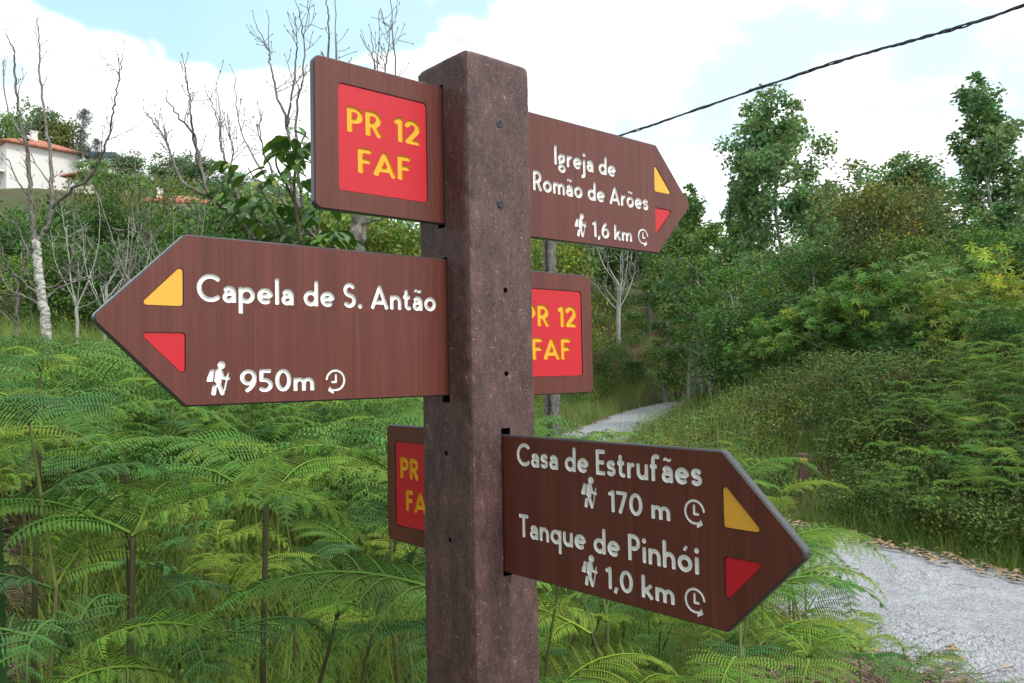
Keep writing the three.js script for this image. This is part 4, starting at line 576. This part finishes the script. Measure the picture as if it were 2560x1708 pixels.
// trees and bushes beyond the path's far bend
treeAt('farTree', 'alder_tree', 'light', 1430, 520, 50, 'green tree behind the concrete pole', 'tree', { wide: .75, wood: bark.dark });
treeAt('farTree', 'alder_tree', 'mid', 1530, 560, 54, 'mid green tree under the Igreja board', 'tree', { wide: .8, wood: bark.dark });
treeAt('farTree', 'alder_tree', 'light', 1640, 520, 52, 'light green tree behind the bare trunk under the Igreja board point', 'tree', { wide: .8, wood: bark.dark });
treeAt('farTree', 'alder_tree', 'light', 1740, 560, 48, 'green tree above the grey bare shrub', 'tree', { wide: .75, wood: bark.dark });
treeAt('shrub', 'bramble_bush', 'mid', 1500, 905, 38, 'low bush on the far bank nearest the red plate', 'bush', { wide: .9 });
treeAt('shrub', 'bramble_bush', 'deep', 1590, 900, 39, 'dark low bush in the middle of the far bank', 'bush', { wide: .9 });
treeAt('shrub', 'bramble_bush', 'mid', 1690, 870, 36, 'low bush at the far bank end next to the thicket', 'bush', { wide: .8 });
// trees that stand beside the path out of view and darken the faces turned to them
tree('bushTree', 'field_maple', 'mid', -5.6, -.4, 1.05, 'field maple standing left of the viewer, out of the picture', 'tree'); tree('bushTree', 'field_maple', 'deep', -4.6, -3, 1.1, 'dark field maple behind the viewer on the field side', 'tree'); tree('bushTree', 'field_maple', 'mid', -7, 1.6, 1.1, 'field maple on the slope beyond the left edge of the picture', 'tree'); tree('bushTree', 'field_maple', 'deep', -2.6, -5, 1.15, 'dark field maple behind the viewer nearest the path', 'tree');
// behind the signpost
treeAt('shrub', 'hazel_bush', 'yellow', 985, 525, 21, 'pale yellow-green bush between the Capela board and the post', 'bush', { wide: 1.3 });
treeAt('shrub', 'hazel_bush', 'light', 850, 500, 23, 'light green bush behind the bare tree trunk', 'bush', { wide: 1.25 });
treeAt('shrub', 'hazel_bush', 'deep', 700, 540, 22, 'dark bush behind the large green leaves', 'bush', { wide: 1.2 });
treeAt('shrub', 'hazel_bush', 'deep', 590, 510, 24, 'dark bush between the far red roof and the large green leaves', 'bush', { wide: 1.2 });
treeAt('shrub', 'hazel_bush', 'yellow', 1380, 590, 34, 'yellow-green bush left of the concrete pole', 'bush', { wide: 1.2 });
// hillside thicket on the left
[[20, 560, 20, 'deep', 'dark thicket bush at the left edge behind the white trunk'], [110, 530, 24, 'mid', 'thicket bush below the white house, left of the right-hand fork'], [205, 500, 23, 'deep', 'dark thicket bush below the tile-roofed shelter'], [290, 490, 26, 'olive', 'olive-tipped thicket bush right of the tile-roofed shelter'], [365, 520, 24, 'deep', 'dark thicket bush below the street lamp'], [350, 485, 30, 'olive', 'olive thicket bush just left of the far red roof'], [480, 560, 22, 'mid', 'thicket bush just above the shoulder of the Capela board'], [535, 530, 27, 'deep', 'dark thicket bush below the far red roof'], [60, 640, 17, 'mid', 'low bush left of the white trunk at meadow edge'], [240, 640, 18, 'deep', 'low dark bush behind the thin bare stems'], [330, 620, 19, 'deep', 'low dark bush above the sloping edge of the Capela board'], [420, 600, 20, 'deep', 'low dark bush behind the tangle of bare saplings'], [150, 600, 20, 'deep', 'low dark bush right behind the pale trunk fork'], [440, 550, 28, 'olive', 'olive bush under the far red roof']].forEach(([px, py, d, tone, label]) => treeAt('shrub', 'thicket_bush', tone, px, py, d, label, 'bush', { wide: d / 27 }));
// trees on the hill
[[30, 280, 115, 'light', 'light green tree on the hilltop at the left edge'], [115, 275, 113, 'hill', 'domed tree on the hilltop behind the white house'], [150, 300, 112, 'olive', 'olive tree right behind the chimneys of the white house'], [232, 400, 90, 'light', 'bright green tree beside the gable of the white house'], [320, 388, 96, 'hill', 'rounded tree on the skyline right of the eucalyptus'], [400, 420, 100, 'hill', 'skyline tree left of the far red roof'], [450, 390, 105, 'hill', 'tall rounded tree on the skyline above the far red roof'], [515, 400, 102, 'hill', 'tree right of the tall rounded skyline tree'], [580, 430, 100, 'hill', 'skyline tree where the hill starts to fall'], [650, 450, 98, 'hill', 'skyline tree behind the large green leaves'], [720, 470, 96, 'hill', 'skyline tree left of the top trail plate'], [270, 430, 84, 'light', 'light green tree between the shelter and the street lamp'], [350, 440, 80, 'light', 'light green tree right of the street lamp'], [560, 470, 75, 'deep', 'dark tree beside the far red roof'], [430, 450, 82, 'light', 'light tree just above the far red roof'], [840, 500, 90, 'hill', 'hill tree seen under the top trail plate']].forEach(([px, py, d, tone, label]) => treeAt('farTree', 'hill_tree', tone, px, py, d, label, 'tree', { wide: px > 180 && px < 300 ? .75 : 1.1 }));
treeAt('eucalyptus', 'eucalyptus_tree', 'blue', 203, 262, 97, 'tall dark eucalyptus standing out on the left skyline', 'tree', { wide: .7, wood: bark.pale });
treeAt('eucalyptus', 'eucalyptus_tree', 'blue', 238, 335, 99, 'shorter eucalyptus right of the tall one', 'tree', { wide: .6, wood: bark.pale });

/* ---------- bare trees ---------- */
function bareTree(name, label, limbs, { seed = 1, wood = bark.grey, twigs = 1, trunkMat, reach = .35, rmin = .0035, base } = {}) {
  // limbs: [[[px,py,d], ...], r0, r1]; the first is the trunk
  const r = rngOf(seed), W = { trunk: { pos: [], idx: [], col: [], uv: [] }, branches: { pos: [], idx: [], col: [], uv: [] } };
  const foot = base ?? at(...limbs[0][0][0]), gy = groundY(foot.x, -foot.z), root = thing(name, label, 'tree', v3(foot.x, gy, foot.z));
  const loc = (p) => p.clone().sub(root.position);
  const twig = (B, p, dir, len, rad, lvl) => {
    const pts = [p.clone()], d = dir.clone(); let q = p.clone(); const n = 4;
    for (let i = 0; i < n; i++) { d.add(dirOf(r).multiplyScalar(.2)).add(v3(0, .1, 0)).normalize(); q = q.clone().addScaledVector(d, len / n); pts.push(q); }
    tubeInto(B, pts, pts.map((_, i) => lerp(rad, rmin * .55, i / n)), 4);
    tubeInto(B, [q.clone().addScaledVector(d, -.004), q.clone().addScaledVector(d, .008), q.clone().addScaledVector(d, .022)], [rmin * .6, rmin * 1.3, rmin * .4], 4);
    if (lvl > 0) for (let i = 1; i < n; i++) if (r() < .75) twig(B, pts[i], d.clone().add(dirOf(r).multiplyScalar(1.1)).normalize(), len * (.35 + .35 * r()), Math.max(rmin * .8, rad * .55), lvl - 1);
  };
  limbs.forEach(([px, r0, r1, tw = 1], k) => {
    const B = k ? W.branches : W.trunk, key = px.map((q) => loc(at(q[0], q[1], q[2]))); if (!k) key[0].y = Math.min(key[0].y, -.25);
    const N = Math.max(8, px.length * 5), P = smooth(key, N).map((p, i) => i && i < N ? p.add(dirOf(r).multiplyScalar(Math.min(.012, r0 * .4))) : p); tubeInto(B, P, P.map((_, i) => k ? lerp(r0 * .8, r1 * .62, (i / N) ** .55) : lerp(r0, r1, i / N)), k ? 6 : 10);
    if (!k) return;
    for (let i = Math.floor(N * .22); i <= N; i++) if (r() < .24 * twigs * tw || i === N) { const t = P[Math.min(N, i + 1)].clone().sub(P[Math.max(0, i - 1)]).normalize(); twig(W.branches, P[i], t.multiplyScalar(.8).add(dirOf(r).multiplyScalar(i === N ? .3 : .95)).add(v3(0, .25, 0)).normalize(), reach * (.25 + .75 * r()) * (i === N ? .5 : 1), Math.max(rmin, lerp(r0, r1, (i / N) ** .5) * .34), i === N ? 0 : 1); }
  });
  mesh('trunk', geoOf(W.trunk), trunkMat ?? wood, root); mesh('branches', geoOf(W.branches), wood, root);
  return root;
}
const D = (d, list, w = 0) => list.map(([x, y], i) => [x, y, d + w * i]);
bareTree('bare_tree', 'bare tree with a pale ringed trunk and upright twigs at the left edge', [
  [D(8.5, [[122, 900], [116, 810], [104, 734], [93, 650], [89, 602]]), .052, .04],
  [D(8.5, [[89, 606], [77, 510], [71, 388], [56, 326], [43, 245], [36, 168], [32, 122], [19, 94]], -.06), .042, .008], [D(8.5, [[92, 604], [122, 551], [130, 459], [128, 398], [115, 316], [105, 230], [97, 153], [97, 87], [91, 53]], .07), .045, .008],
  [D(8.5, [[131, 520], [179, 474], [224, 444], [255, 388], [278, 316], [286, 255], [296, 204], [306, 148]], -.1), .03, .008], [D(8.4, [[70, 350], [48, 326], [20, 275], [8, 168], [12, 148]], .08), .02, .006, .6],
  [D(8.5, [[99, 741], [53, 702], [23, 674], [5, 640], [-30, 590]], -.1), .026, .01, .6], [D(8.5, [[100, 760], [57, 739], [28, 727], [7, 697], [-5, 650]], .12), .02, .006, .6], [D(8.5, [[112, 748], [142, 723], [200, 702], [257, 690], [319, 654], [385, 590]], .1), .02, .006], [D(8.5, [[108, 722], [133, 716], [161, 697], [179, 647], [185, 560]], .06), .017, .005], [D(8.5, [[94, 660], [60, 610], [40, 560], [10, 545], [-20, 500]], .06), .018, .006, .6], [D(8.5, [[78, 500], [45, 455], [20, 400], [0, 378]], .06), .016, .006, .5],
], { seed: 11, trunkMat: whiteBark });
bareTree('bare_shrub', 'thin bare grey stems fanning out beside the pale trunk', [
  [D(10, [[193, 815], [191, 770], [186, 740]]), .022, .018], [D(10, [[190, 770], [176, 690], [172, 640], [160, 560], [150, 500]], .1), .014, .004], [D(10, [[191, 770], [200, 700], [212, 640], [214, 580]], -.1), .012, .004], [D(10, [[192, 765], [222, 700], [240, 640], [250, 560], [246, 510]], .1), .013, .004], [D(10, [[190, 760], [170, 720], [140, 660], [130, 600]], .1), .01, .004], [D(10, [[192, 772], [240, 750], [275, 700], [300, 640]], -.1), .01, .004],
], { seed: 12, wood: bark.pale });
bareTree('bare_shrub', 'tangle of bare grey saplings between the pale trunk and the Capela board', [
  [D(11, [[330, 830], [325, 740], [318, 690]]), .03, .024], [D(11, [[318, 700], [290, 620], [262, 540], [240, 480], [222, 450]], .1), .018, .005], [D(11, [[320, 690], [330, 600], [330, 520], [345, 440]], .1), .016, .004], [D(11, [[322, 690], [380, 610], [420, 540], [424, 470], [418, 390]], -.1), .018, .005], [D(11, [[318, 700], [345, 590], [372, 530], [380, 470]], .1), .013, .004], [D(11, [[316, 710], [275, 640], [215, 590], [185, 550], [180, 500]], -.1), .016, .005], [D(11, [[320, 700], [340, 640], [345, 570], [335, 330], [338, 290]], .05), .012, .003, .2],
], { seed: 13, wood: bark.grey });
bareTree('bare_tree', 'larger bare tree whose grey limbs spread behind the top trail plate', [
  [[[905, 800, 6.6], [886, 640, 6.6], [900, 560, 6.6], [915, 470, 6.6]], .085, .055],
  [[[895, 700, 6.6], [800, 665, 6.3], [700, 630, 6.1], [640, 598, 6], [587, 539, 6], [528, 492, 5.9], [499, 404, 5.9], [482, 337, 5.9], [448, 295, 5.8], [415, 244, 5.8]], .05, .007], [[[528, 492, 5.9], [461, 459, 6], [432, 404, 6.1], [419, 358, 6.2], [389, 311, 6.2], [360, 280, 6.3]], .022, .006], [[[500, 420, 5.9], [482, 333, 5.8], [476, 269, 5.7], [472, 236, 5.7], [465, 206, 5.6]], .018, .006],
  [[[740, 640, 6.2], [650, 590, 6.4], [596, 488, 6.5], [575, 429, 6.5], [554, 366, 6.6], [549, 328, 6.6], [533, 269, 6.7], [518, 236, 6.7]], .03, .006], [[[575, 425, 6.5], [583, 379, 6.5], [573, 337, 6.4]], .012, .005], [[[551, 340, 6.6], [547, 253, 6.7], [541, 223, 6.7]], .011, .004],
  [[[890, 660, 6.6], [806, 610, 6.3], [718, 518, 6.1], [680, 429, 6], [655, 358, 6], [650, 286, 6]], .032, .006], [[[690, 470, 6.1], [663, 440, 6.2], [629, 387, 6.3], [604, 328, 6.4], [591, 261, 6.4], [587, 189, 6.5]], .016, .005],
  [[[860, 640, 6.6], [760, 540, 6.8], [722, 421, 6.9], [718, 316, 6.9], [692, 236, 6.9], [676, 168, 6.9], [669, 118, 7], [642, 67, 7]], .036, .006], [[[676, 150, 6.9], [671, 110, 6.9], [672, 50, 6.9]], .01, .004, .5], [[[718, 320, 6.9], [730, 231, 6.8], [741, 147, 6.8], [741, 101, 6.7], [730, 67, 6.7]], .018, .005], [[[760, 540, 6.8], [743, 396, 6.6], [743, 253, 6.5], [758, 189, 6.4], [758, 93, 6.4], [745, 17, 6.3]], .022, .006], [[[758, 95, 6.4], [763, 70, 6.4], [772, 25, 6.4]], .008, .004, .5],
  [[[905, 540, 6.6], [860, 400, 6.5], [830, 260, 6.5], [823, 139, 6.5], [819, 42, 6.4], [817, -10, 6.4]], .03, .007, .7], [[[850, 370, 6.5], [842, 250, 6.6], [840, 143, 6.6], [838, -12, 6.6]], .014, .006, .6], [[[912, 500, 6.6], [935, 380, 6.7], [942, 270, 6.7], [937, 173, 6.7], [928, 101, 6.7]], .03, .006], [[[941, 200, 6.7], [945, 140, 6.7], [949, 76, 6.6]], .01, .004], [[[942, 270, 6.7], [962, 177, 6.8], [972, 110, 6.8], [975, 76, 6.8]], .014, .005], [[[938, 330, 6.7], [985, 210, 6.9], [983, 84, 6.9], [975, -5, 6.9]], .018, .006], [[[902, 560, 6.6], [935, 552, 6.4], [958, 547, 6.3]], .018, .01, .3],
], { seed: 14, reach: .28 });
function wildBare(name, label, px, py, d, topPy, { seed, spread = .9, wood = bark.grey, r0 = .06, stems = 1, n = 7 }) {
  const b = at(px, py, d), r = rngOf(seed), limbs = [], H = (py - topPy);
  limbs.push([[[px, py + 40, d], [px + 2, py - H * .22, d], [px + 4, py - H * .42, d]], r0, r0 * .7]);
  for (let i = 0; i < n; i++) { const s = (r() - .5) * 2 * spread * H * .5, f = .1 + .32 * r(); limbs.push([[[px + 2, py - H * f, d], [px + s * .5, py - H * (f + .2), d + (r() - .5) * 1.2], [px + s * .85, py - H * (f + .42), d + (r() - .5) * 2], [px + s, py - H * (.75 + .28 * r()), d + (r() - .5) * 2.4]], r0 * .5, r0 * .12]); }
  return bareTree(name, label, limbs, { seed: seed + 1, wood, reach: H / F * d * .28, rmin: d * .00028, base: b });
}
wildBare('bare_tree', 'bare pollarded tree with pale ascending branches right of the lower red plate', 1545, 800, 43, 590, { seed: 50, wood: bark.pale, r0: .13, n: 9 });
wildBare('bare_tree', 'dark bare trunk under the point of the Igreja board', 1622, 800, 44, 560, { seed: 52, wood: bark.dark, r0: .17, n: 6, spread: .5 });
wildBare('bare_tree', 'thin pale bare sapling right of the dark bare trunk', 1668, 780, 44, 640, { seed: 54, wood: bark.pale, r0: .06, n: 5, spread: .5 });
wildBare('bare_shrub', 'wide grey leafless shrub at the foot of the poplars', 1790, 830, 30, 640, { seed: 56, wood: bark.twig, r0: .06, n: 18, spread: 1.1 });
wildBare('bare_shrub', 'leafless shrub left of the wide grey one', 1735, 820, 33, 690, { seed: 58, wood: bark.twig, r0: .05, n: 12, spread: 1.2 });

wildBare('bare_shrub', 'grey leafless shrub below the long right-hand limb of the pale-trunked tree', 262, 830, 12.5, 560, { seed: 62, wood: bark.pale, r0: .03, n: 9, spread: .9 });
wildBare('bare_shrub', 'grey leafless shrub just above the shoulder of the Capela board', 430, 800, 12, 500, { seed: 64, wood: bark.grey, r0: .035, n: 10, spread: .8 });
wildBare('bare_shrub', 'thin leafless shrub left of the pale trunk at the meadow edge', 40, 840, 12, 590, { seed: 66, wood: bark.grey, r0: .028, n: 8, spread: .9 });
/* ---------- large-leaved walnut sapling in front of the bare tree ---------- */
{
  const r = rngOf(61), foot = at(770, 900, 5.6), root = thing('walnut_sapling', 'walnut sapling with large glossy green leaves left of the top trail plate', 'tree', v3(foot.x, groundY(foot.x, 5.6), foot.z)), loc = (x, y, d) => at(x, y, d).sub(root.position);
  const S = { pos: [], idx: [], col: [], uv: [] }, shoots = [[[770, 900], [765, 700], [750, 590], [735, 480], [745, 380], [765, 330]], [[765, 660], [700, 560], [655, 480], [620, 420]], [[765, 640], [690, 580], [630, 540], [590, 500]], [[760, 560], [720, 470], [690, 410], [700, 350]], [[765, 660], [790, 600], [800, 540], [792, 460]], [[768, 700], [740, 640], [715, 610]], [[768, 690], [820, 620], [860, 585]]];
  const nodes = [];
  shoots.forEach((s, i) => { const d0 = 5.6, P = smooth(s.map(([x, y], j) => loc(x, y, d0 + (i % 3 - 1) * .12 * j)), 14); tubeInto(S, P, P.map((_, j) => lerp(i ? .011 : .02, .004, j / 14)), 6); P.forEach((p, j) => { if ((i ? j > 4 : j > 6)) nodes.push([p, j / 14]); }); });
  mesh('stems', geoOf(S), std(.11, .1, .06, .8), root);
  const leaf = (seed) => { const q = rngOf(seed), B = { pos: [], idx: [], col: [] }, n = 6, L = 1; for (let i = 0; i <= n; i++) { const t = i / n, w = .24 * Math.sin(Math.PI * t ** .85) ** .8 + .002, y = -.28 * t * t + .05 * t; B.pos.push(L * t, y + .055 * (w > .05), -w, L * t, y, 0, L * t, y + .055 * (w > .05), w); for (let k = 0; k < 3; k++) B.col.push(...(k === 1 ? [1.15, 1.15, .95] : [1, 1, 1])); } for (let i = 0; i < n; i++) for (const k of [0, 1]) { const a = i * 3 + k, b = a + 3; B.idx.push(a, a + 1, b, a + 1, b + 1, b); } return geoOf(B); };
  const LG = leaf(1), mats = [[.09, .19, .03], [.12, .23, .035], [.06, .14, .035], [.19, .26, .035]].map((c) => { const m = leafMat(...c, .25); m.specularIntensity = .7; m.roughness = .5; return m; });
  let n = 0; for (let i = 0; i < 90 && n < 285; i++) { const [p, t] = nodes[Math.floor(r() * nodes.length)], yaw = r() * 6.283, el = .2 + .3 * r(), out = v3(Math.cos(yaw) * Math.cos(el), Math.sin(el), Math.sin(yaw) * Math.cos(el)), rl = .1 + .1 * r(); for (let k = 0; k < 4; k++) { if (n >= 285) break; const m = mesh('leaf', LG, mats[Math.floor(r() * 3.3)], root), f = k === 3 ? 1 : .45 + .22 * k, sd = k === 3 ? 0 : (k % 2 ? 1 : -1) * (.7 + .3 * r()); m.position.copy(p).addScaledVector(out, rl * f); m.rotation.set((r() - .5) * .6, -yaw + sd, -.15 - .55 * r(), 'YXZ'); m.scale.setScalar((.095 + .06 * r()) * (k === 3 ? 1.15 : 1)); n++; } }
}

/* ---------- houses on the hill ---------- */
const plaster = { white: std(.72, .71, .69, .9), cream: std(.6, .55, .46, .9), pink: std(.42, .2, .16, .95), grey: std(.35, .35, .36, .9), glass: std(.03, .04, .05, .1), slate: std(.06, .09, .14, .5), lamp: std(.4, .42, .42, .5), shutter: std(.5, .5, .5, .8) };
const tiles = new THREE.MeshStandardMaterial({ roughness: .9, map: tex(256, 256, (u, v) => { const w = .5 + .5 * Math.cos(u * 6.283 * 24), k = .7 + .2 * w + (noise3(u * 40, v * 30, 3) - .5) * .35; return [.82 * k, .53 * k, .42 * k]; }, true) });
const bx = (w, h, d, x, y, z) => new THREE.BoxGeometry(w, h, d).translate(x, y, z);
function roofGeo(w, d, h, o, y) { const a = w / 2 + o, b = d / 2 + o, pos = [], uv = [], rg = w / 2 - d / 2 * .75; const V = [[-a, y, b], [a, y, b], [a, y, -b], [-a, y, -b], [-rg, y + h, 0], [rg, y + h, 0], [-a, y - .18, b], [a, y - .18, b], [a, y - .18, -b], [-a, y - .18, -b]]; for (const f of [[0, 1, 5], [0, 5, 4], [1, 2, 5], [2, 3, 4], [2, 4, 5], [3, 0, 4], [6, 7, 1], [6, 1, 0], [7, 8, 2], [7, 2, 1], [8, 9, 3], [8, 3, 2], [9, 6, 0], [9, 0, 3], [6, 8, 7], [6, 9, 8]]) for (const k of f) { pos.push(...V[k]); uv.push(V[k][0] / 5, V[k][2] / 5); } return bufGeo(pos, null, null, uv); }
function windowOf(parent, x, y, z, w, h, shut) { const f = mesh('window', mergeGeometries([bx(w + .16, .1, .08, x, y + h / 2 + .05, z + .03), bx(w + .16, .1, .12, x, y - h / 2 - .05, z + .05), bx(.08, h, .08, x - w / 2 - .04, y, z + .03), bx(.08, h, .08, x + w / 2 + .04, y, z + .03)]), plaster.white, parent); mesh('pane', bx(w, h, .03, x, y, z + .012), plaster.glass, f); if (shut) mesh('shutter', bx(w * .8, h, .05, x + w * .95, y, z + .04), plaster.shutter, f); }
{
  const p = at(62, 462, 100), h = thing('white_house', 'white two-storey house with orange tiled roof and balcony on the hill', 'house', v3(p.x, p.y - 2.6, p.z)); h.rotation.y = -.72;
  mesh('wall', bx(13, 7.2, 8, 0, 2.4, 0), plaster.white, h); mesh('roof', roofGeo(13, 8, 1.7, .7, 6.0), tiles, h);
  for (const x of [-2.4, 1.9, 4.3]) mesh('chimney', mergeGeometries([bx(.7, 1.7, .6, x, 7.3, .4), bx(.85, .15, .75, x, 8.2, .4)]), plaster.white, h);
  windowOf(h, -.2, 4.2, 4, 1.3, 1.3, true); windowOf(h, 3.6, 4.2, 4, 1.2, 1.3, true); windowOf(h, -3.6, 4.2, 4, 1.3, 1.9, true); windowOf(h, -3.2, .9, 4, 1.4, 1.5, false); windowOf(h, .6, .9, 4, 1.6, 1.5, false); windowOf(h, 4, .9, 4, 1.4, 1.5, false);
  mesh('balcony', mergeGeometries([bx(12, .25, 1.6, 0, 2.6, 4.8), bx(12, .8, .14, 0, 3.1, 5.5)]), plaster.white, h); mesh('terrace_wall', bx(15, 3.4, .4, 0, -2.2, 7.2), plaster.cream, h); mesh('terrace', bx(15, .3, 4, 0, -.65, 5.4), plaster.grey, h);
}
{
  const p = at(222, 440, 92), s = thing('garden_shelter', 'open garden shelter with an orange tiled roof right of the white house', 'shelter', v3(p.x, p.y - 2.6, p.z)); s.rotation.y = -.45;
  mesh('roof', roofGeo(4.2, 3, .7, .4, 2.6), tiles, s); for (const [x, z] of [[-1.8, 1.3], [1.8, 1.3], [-1.8, -1.3], [1.8, -1.3], [0, 1.3]]) mesh('post', bx(.25, 3.6, .25, x, .8, z), plaster.white, s); mesh('back_wall', bx(4, 3.4, .2, 0, .7, -1.45), plaster.cream, s); mesh('low_wall', bx(6, 2.6, .25, .6, -.6, 2.2), plaster.cream, s);
}
{
  const p = at(262, 412, 112), s = thing('flat_roofed_house', 'white flat-roofed house with slate-blue eaves on the hilltop', 'house', v3(p.x, p.y - 2, p.z)); s.rotation.y = .2;
  mesh('wall', bx(3.4, 5, 4, .3, 0, 0), plaster.white, s); mesh('roof', bx(4.2, .7, 5, 0, 2.85, 0), plaster.slate, s); windowOf(s, .4, 1.2, 2, .9, .9, false);
}
{
  const p = at(455, 512, 58), s = thing('red_roofed_house', 'low house with a long orange tiled roof half hidden by the thicket', 'house', v3(p.x, p.y - 2.4, p.z)); s.rotation.y = .25;
  mesh('wall', bx(3.7, 3.6, 4, 0, .6, 0), plaster.cream, s); mesh('roof', roofGeo(3.8, 4.2, .75, .25, 2.3), tiles, s); windowOf(s, -.7, 1.3, 2, .6, .7, false); windowOf(s, .8, 1.3, 2, .6, .7, false); mesh('annex', bx(1.5, 2.6, 1.6, .2, -.4, 3), plaster.pink, s); mesh('chimney', bx(.35, .9, .35, -1.4, 3.0, .6), plaster.white, s);
}
{
  const p = at(1682, 603, 88), s = thing('distant_house', 'small distant house with a red tiled roof behind the light green poplar', 'house', v3(p.x, p.y - 2.4, p.z)); mesh('wall', bx(5.6, 4, 4, 0, .4, 0), plaster.cream, s); mesh('roof', roofGeo(5.6, 4, .9, .4, 2.4), tiles, s); windowOf(s, -1, 1.2, 2, .9, .9, false);
}
{
  const p = at(316, 470, 78), y = groundY(p.x, 78), top = at(316, 454, 78).y - y, s = thing('street_lamp', 'grey street lamp with a short arm on the hillside', 'street lamp', v3(p.x, y, -78)), B = { pos: [], idx: [], col: [] };
  tubeInto(B, [v3(0, -.3, 0), v3(0, top, 0)], [.07, .05], 8); mesh('pole', geoOf(B), plaster.lamp, s); mesh('lamp_arm', bx(.7, .07, .07, .3, top, 0), plaster.lamp, s); mesh('lamp_head', bx(.5, .1, .2, .75, top - .02, 0), plaster.white, s);
}

/* ---------- pole, cable, marker ---------- */
{
  const mk = (x, d, top, label) => { const gy = groundY(x, d), o = thing('utility_pole', label, 'pole', v3(x, gy, -d)), H = top - gy, sh = new THREE.Shape(), w = .13, e = .045; sh.moveTo(-w, -.1); sh.lineTo(w, -.1); sh.lineTo(w, -.1 + e); sh.lineTo(.04, -.03); sh.lineTo(.04, .03); sh.lineTo(w, .1 - e); sh.lineTo(w, .1); sh.lineTo(-w, .1); sh.lineTo(-w, .1 - e); sh.lineTo(-.04, .03); sh.lineTo(-.04, -.03); sh.lineTo(-w, -.1 + e); const g = new THREE.ExtrudeGeometry(sh, { depth: H + .6, bevelEnabled: true, bevelSize: .008, bevelThickness: .008, bevelSegments: 1 }).rotateX(-Math.PI / 2).translate(0, -.6, 0); const p = g.attributes.position; for (let i = 0; i < p.count; i++) { const k = 1.1 - .35 * (p.getY(i) / H); p.setX(i, p.getX(i) * k); p.setZ(i, p.getZ(i) * k); } g.computeVertexNormals();
    const cm = new THREE.MeshStandardMaterial({ roughness: .95, map: barkMap, color: new THREE.Color(.8, .82, .84) }); mesh('shaft', g, cm, o); mesh('cable_bracket', mergeGeometries([bx(.3, .05, .05, .1, H - .22, 0), bx(.05, .14, .05, .24, H - .22, 0)]), bark.dark, o); o.rotation.y = .9; return v3(x, top - .3, -d); };
  const q = at(1368, 380, 18), A = mk(q.x, 18, q.y + .15, 'grey concrete utility pole between the Igreja board and the red plate'), Bp = mk(17.5, -8, 7.4, 'grey concrete utility pole farther along the cable beside the path');
  const m1 = at(1557, 337, 15.9), m2 = at(2100, 152, 11.8), m3 = at(2560, 12, 9.6), line = smooth([A, m1, m2, m3, Bp.clone().add(v3(-3, -.25, -3)), Bp], 420), C = { pos: [], idx: [], col: [] };
  for (const k of [0, 1, 2]) { const pts = line.map((p, i) => { const a = i * .42 + k * 2.094, t = line[Math.min(420, i + 1)].clone().sub(line[Math.max(0, i - 1)]).normalize(), s = v3(t.z, 0, -t.x).normalize(), u = s.clone().cross(t); return p.clone().addScaledVector(s, Math.cos(a) * .011).addScaledVector(u, Math.sin(a) * .011 + (noise3(i * .12, k, 2) - .5) * .02); }); tubeInto(C, pts, pts.map(() => .0125), 5); }
  tag(mesh('overhead_cable', geoOf(C), std(.045, .042, .055, .6)), 'twisted black overhead cable crossing the bright sky', 'cable');
}
{
  const p = at(2010, 1230, 9.4), gy = groundY(p.x, 9.4), o = thing('marker_post', 'short brown trail marker post with yellow and red stripes beside the path', 'marker post', v3(p.x, gy, -9.4)), top = at(2010, 1134, 9.4).y - gy; o.rotation.y = -.25;
  const body = new THREE.ExtrudeGeometry(new THREE.Shape(V2(roundPoly([[-.048, -.048], [.048, -.048], [.048, .048], [-.048, .048]], .006))), { depth: top + .3 - .006, bevelEnabled: true, bevelSize: .004, bevelThickness: .006, bevelSegments: 2 }).rotateX(-Math.PI / 2).translate(0, -.3, 0);
  mesh('post', body, std(.1, .055, .05, .7), o); mesh('yellow_stripe', bx(.078, .026, .006, .004, top - .06, .053), board.amber, o); mesh('red_stripe', bx(.078, .026, .006, .004, top - .09, .053), board.red, o);
}

{ // broad grass blades at the left edge
  const p = at(14, 1300, 1.9), gy = groundY(p.x, 1.9), o = thing('iris_clump', 'clump of broad dark grass blades at the left edge among the ferns', 'grass clump', v3(p.x, gy, -1.9)), r = rngOf(71), m = leafMat(.05, .12, .035, .2), blade = (h, l) => { const B = { pos: [], idx: [], col: [] }, n = 9; for (let i = 0; i <= n; i++) { const t = i / n, w = .011 * (1 - t ** 2.2), x = l * t * t, y = h * (t - .35 * l * t ** 4); for (const q of [-1, 0, 1]) { B.pos.push(x, y + (q ? .002 : 0), q * w); B.col.push(1, 1, 1); } } for (let i = 0; i < n; i++) for (const q of [0, 1]) { const a = i * 3 + q; B.idx.push(a, a + 1, a + 3, a + 1, a + 4, a + 3); } return geoOf(B); };
  for (let i = 0; i < 9; i++) { const b = mesh('blade', blade(.9 + .65 * r(), .1 + .5 * r()), m, o); b.position.set((r() - .5) * .16, -.03, (r() - .5) * .16); b.rotation.y = r() * 6.283; }
}
renderer.render(scene, camera);
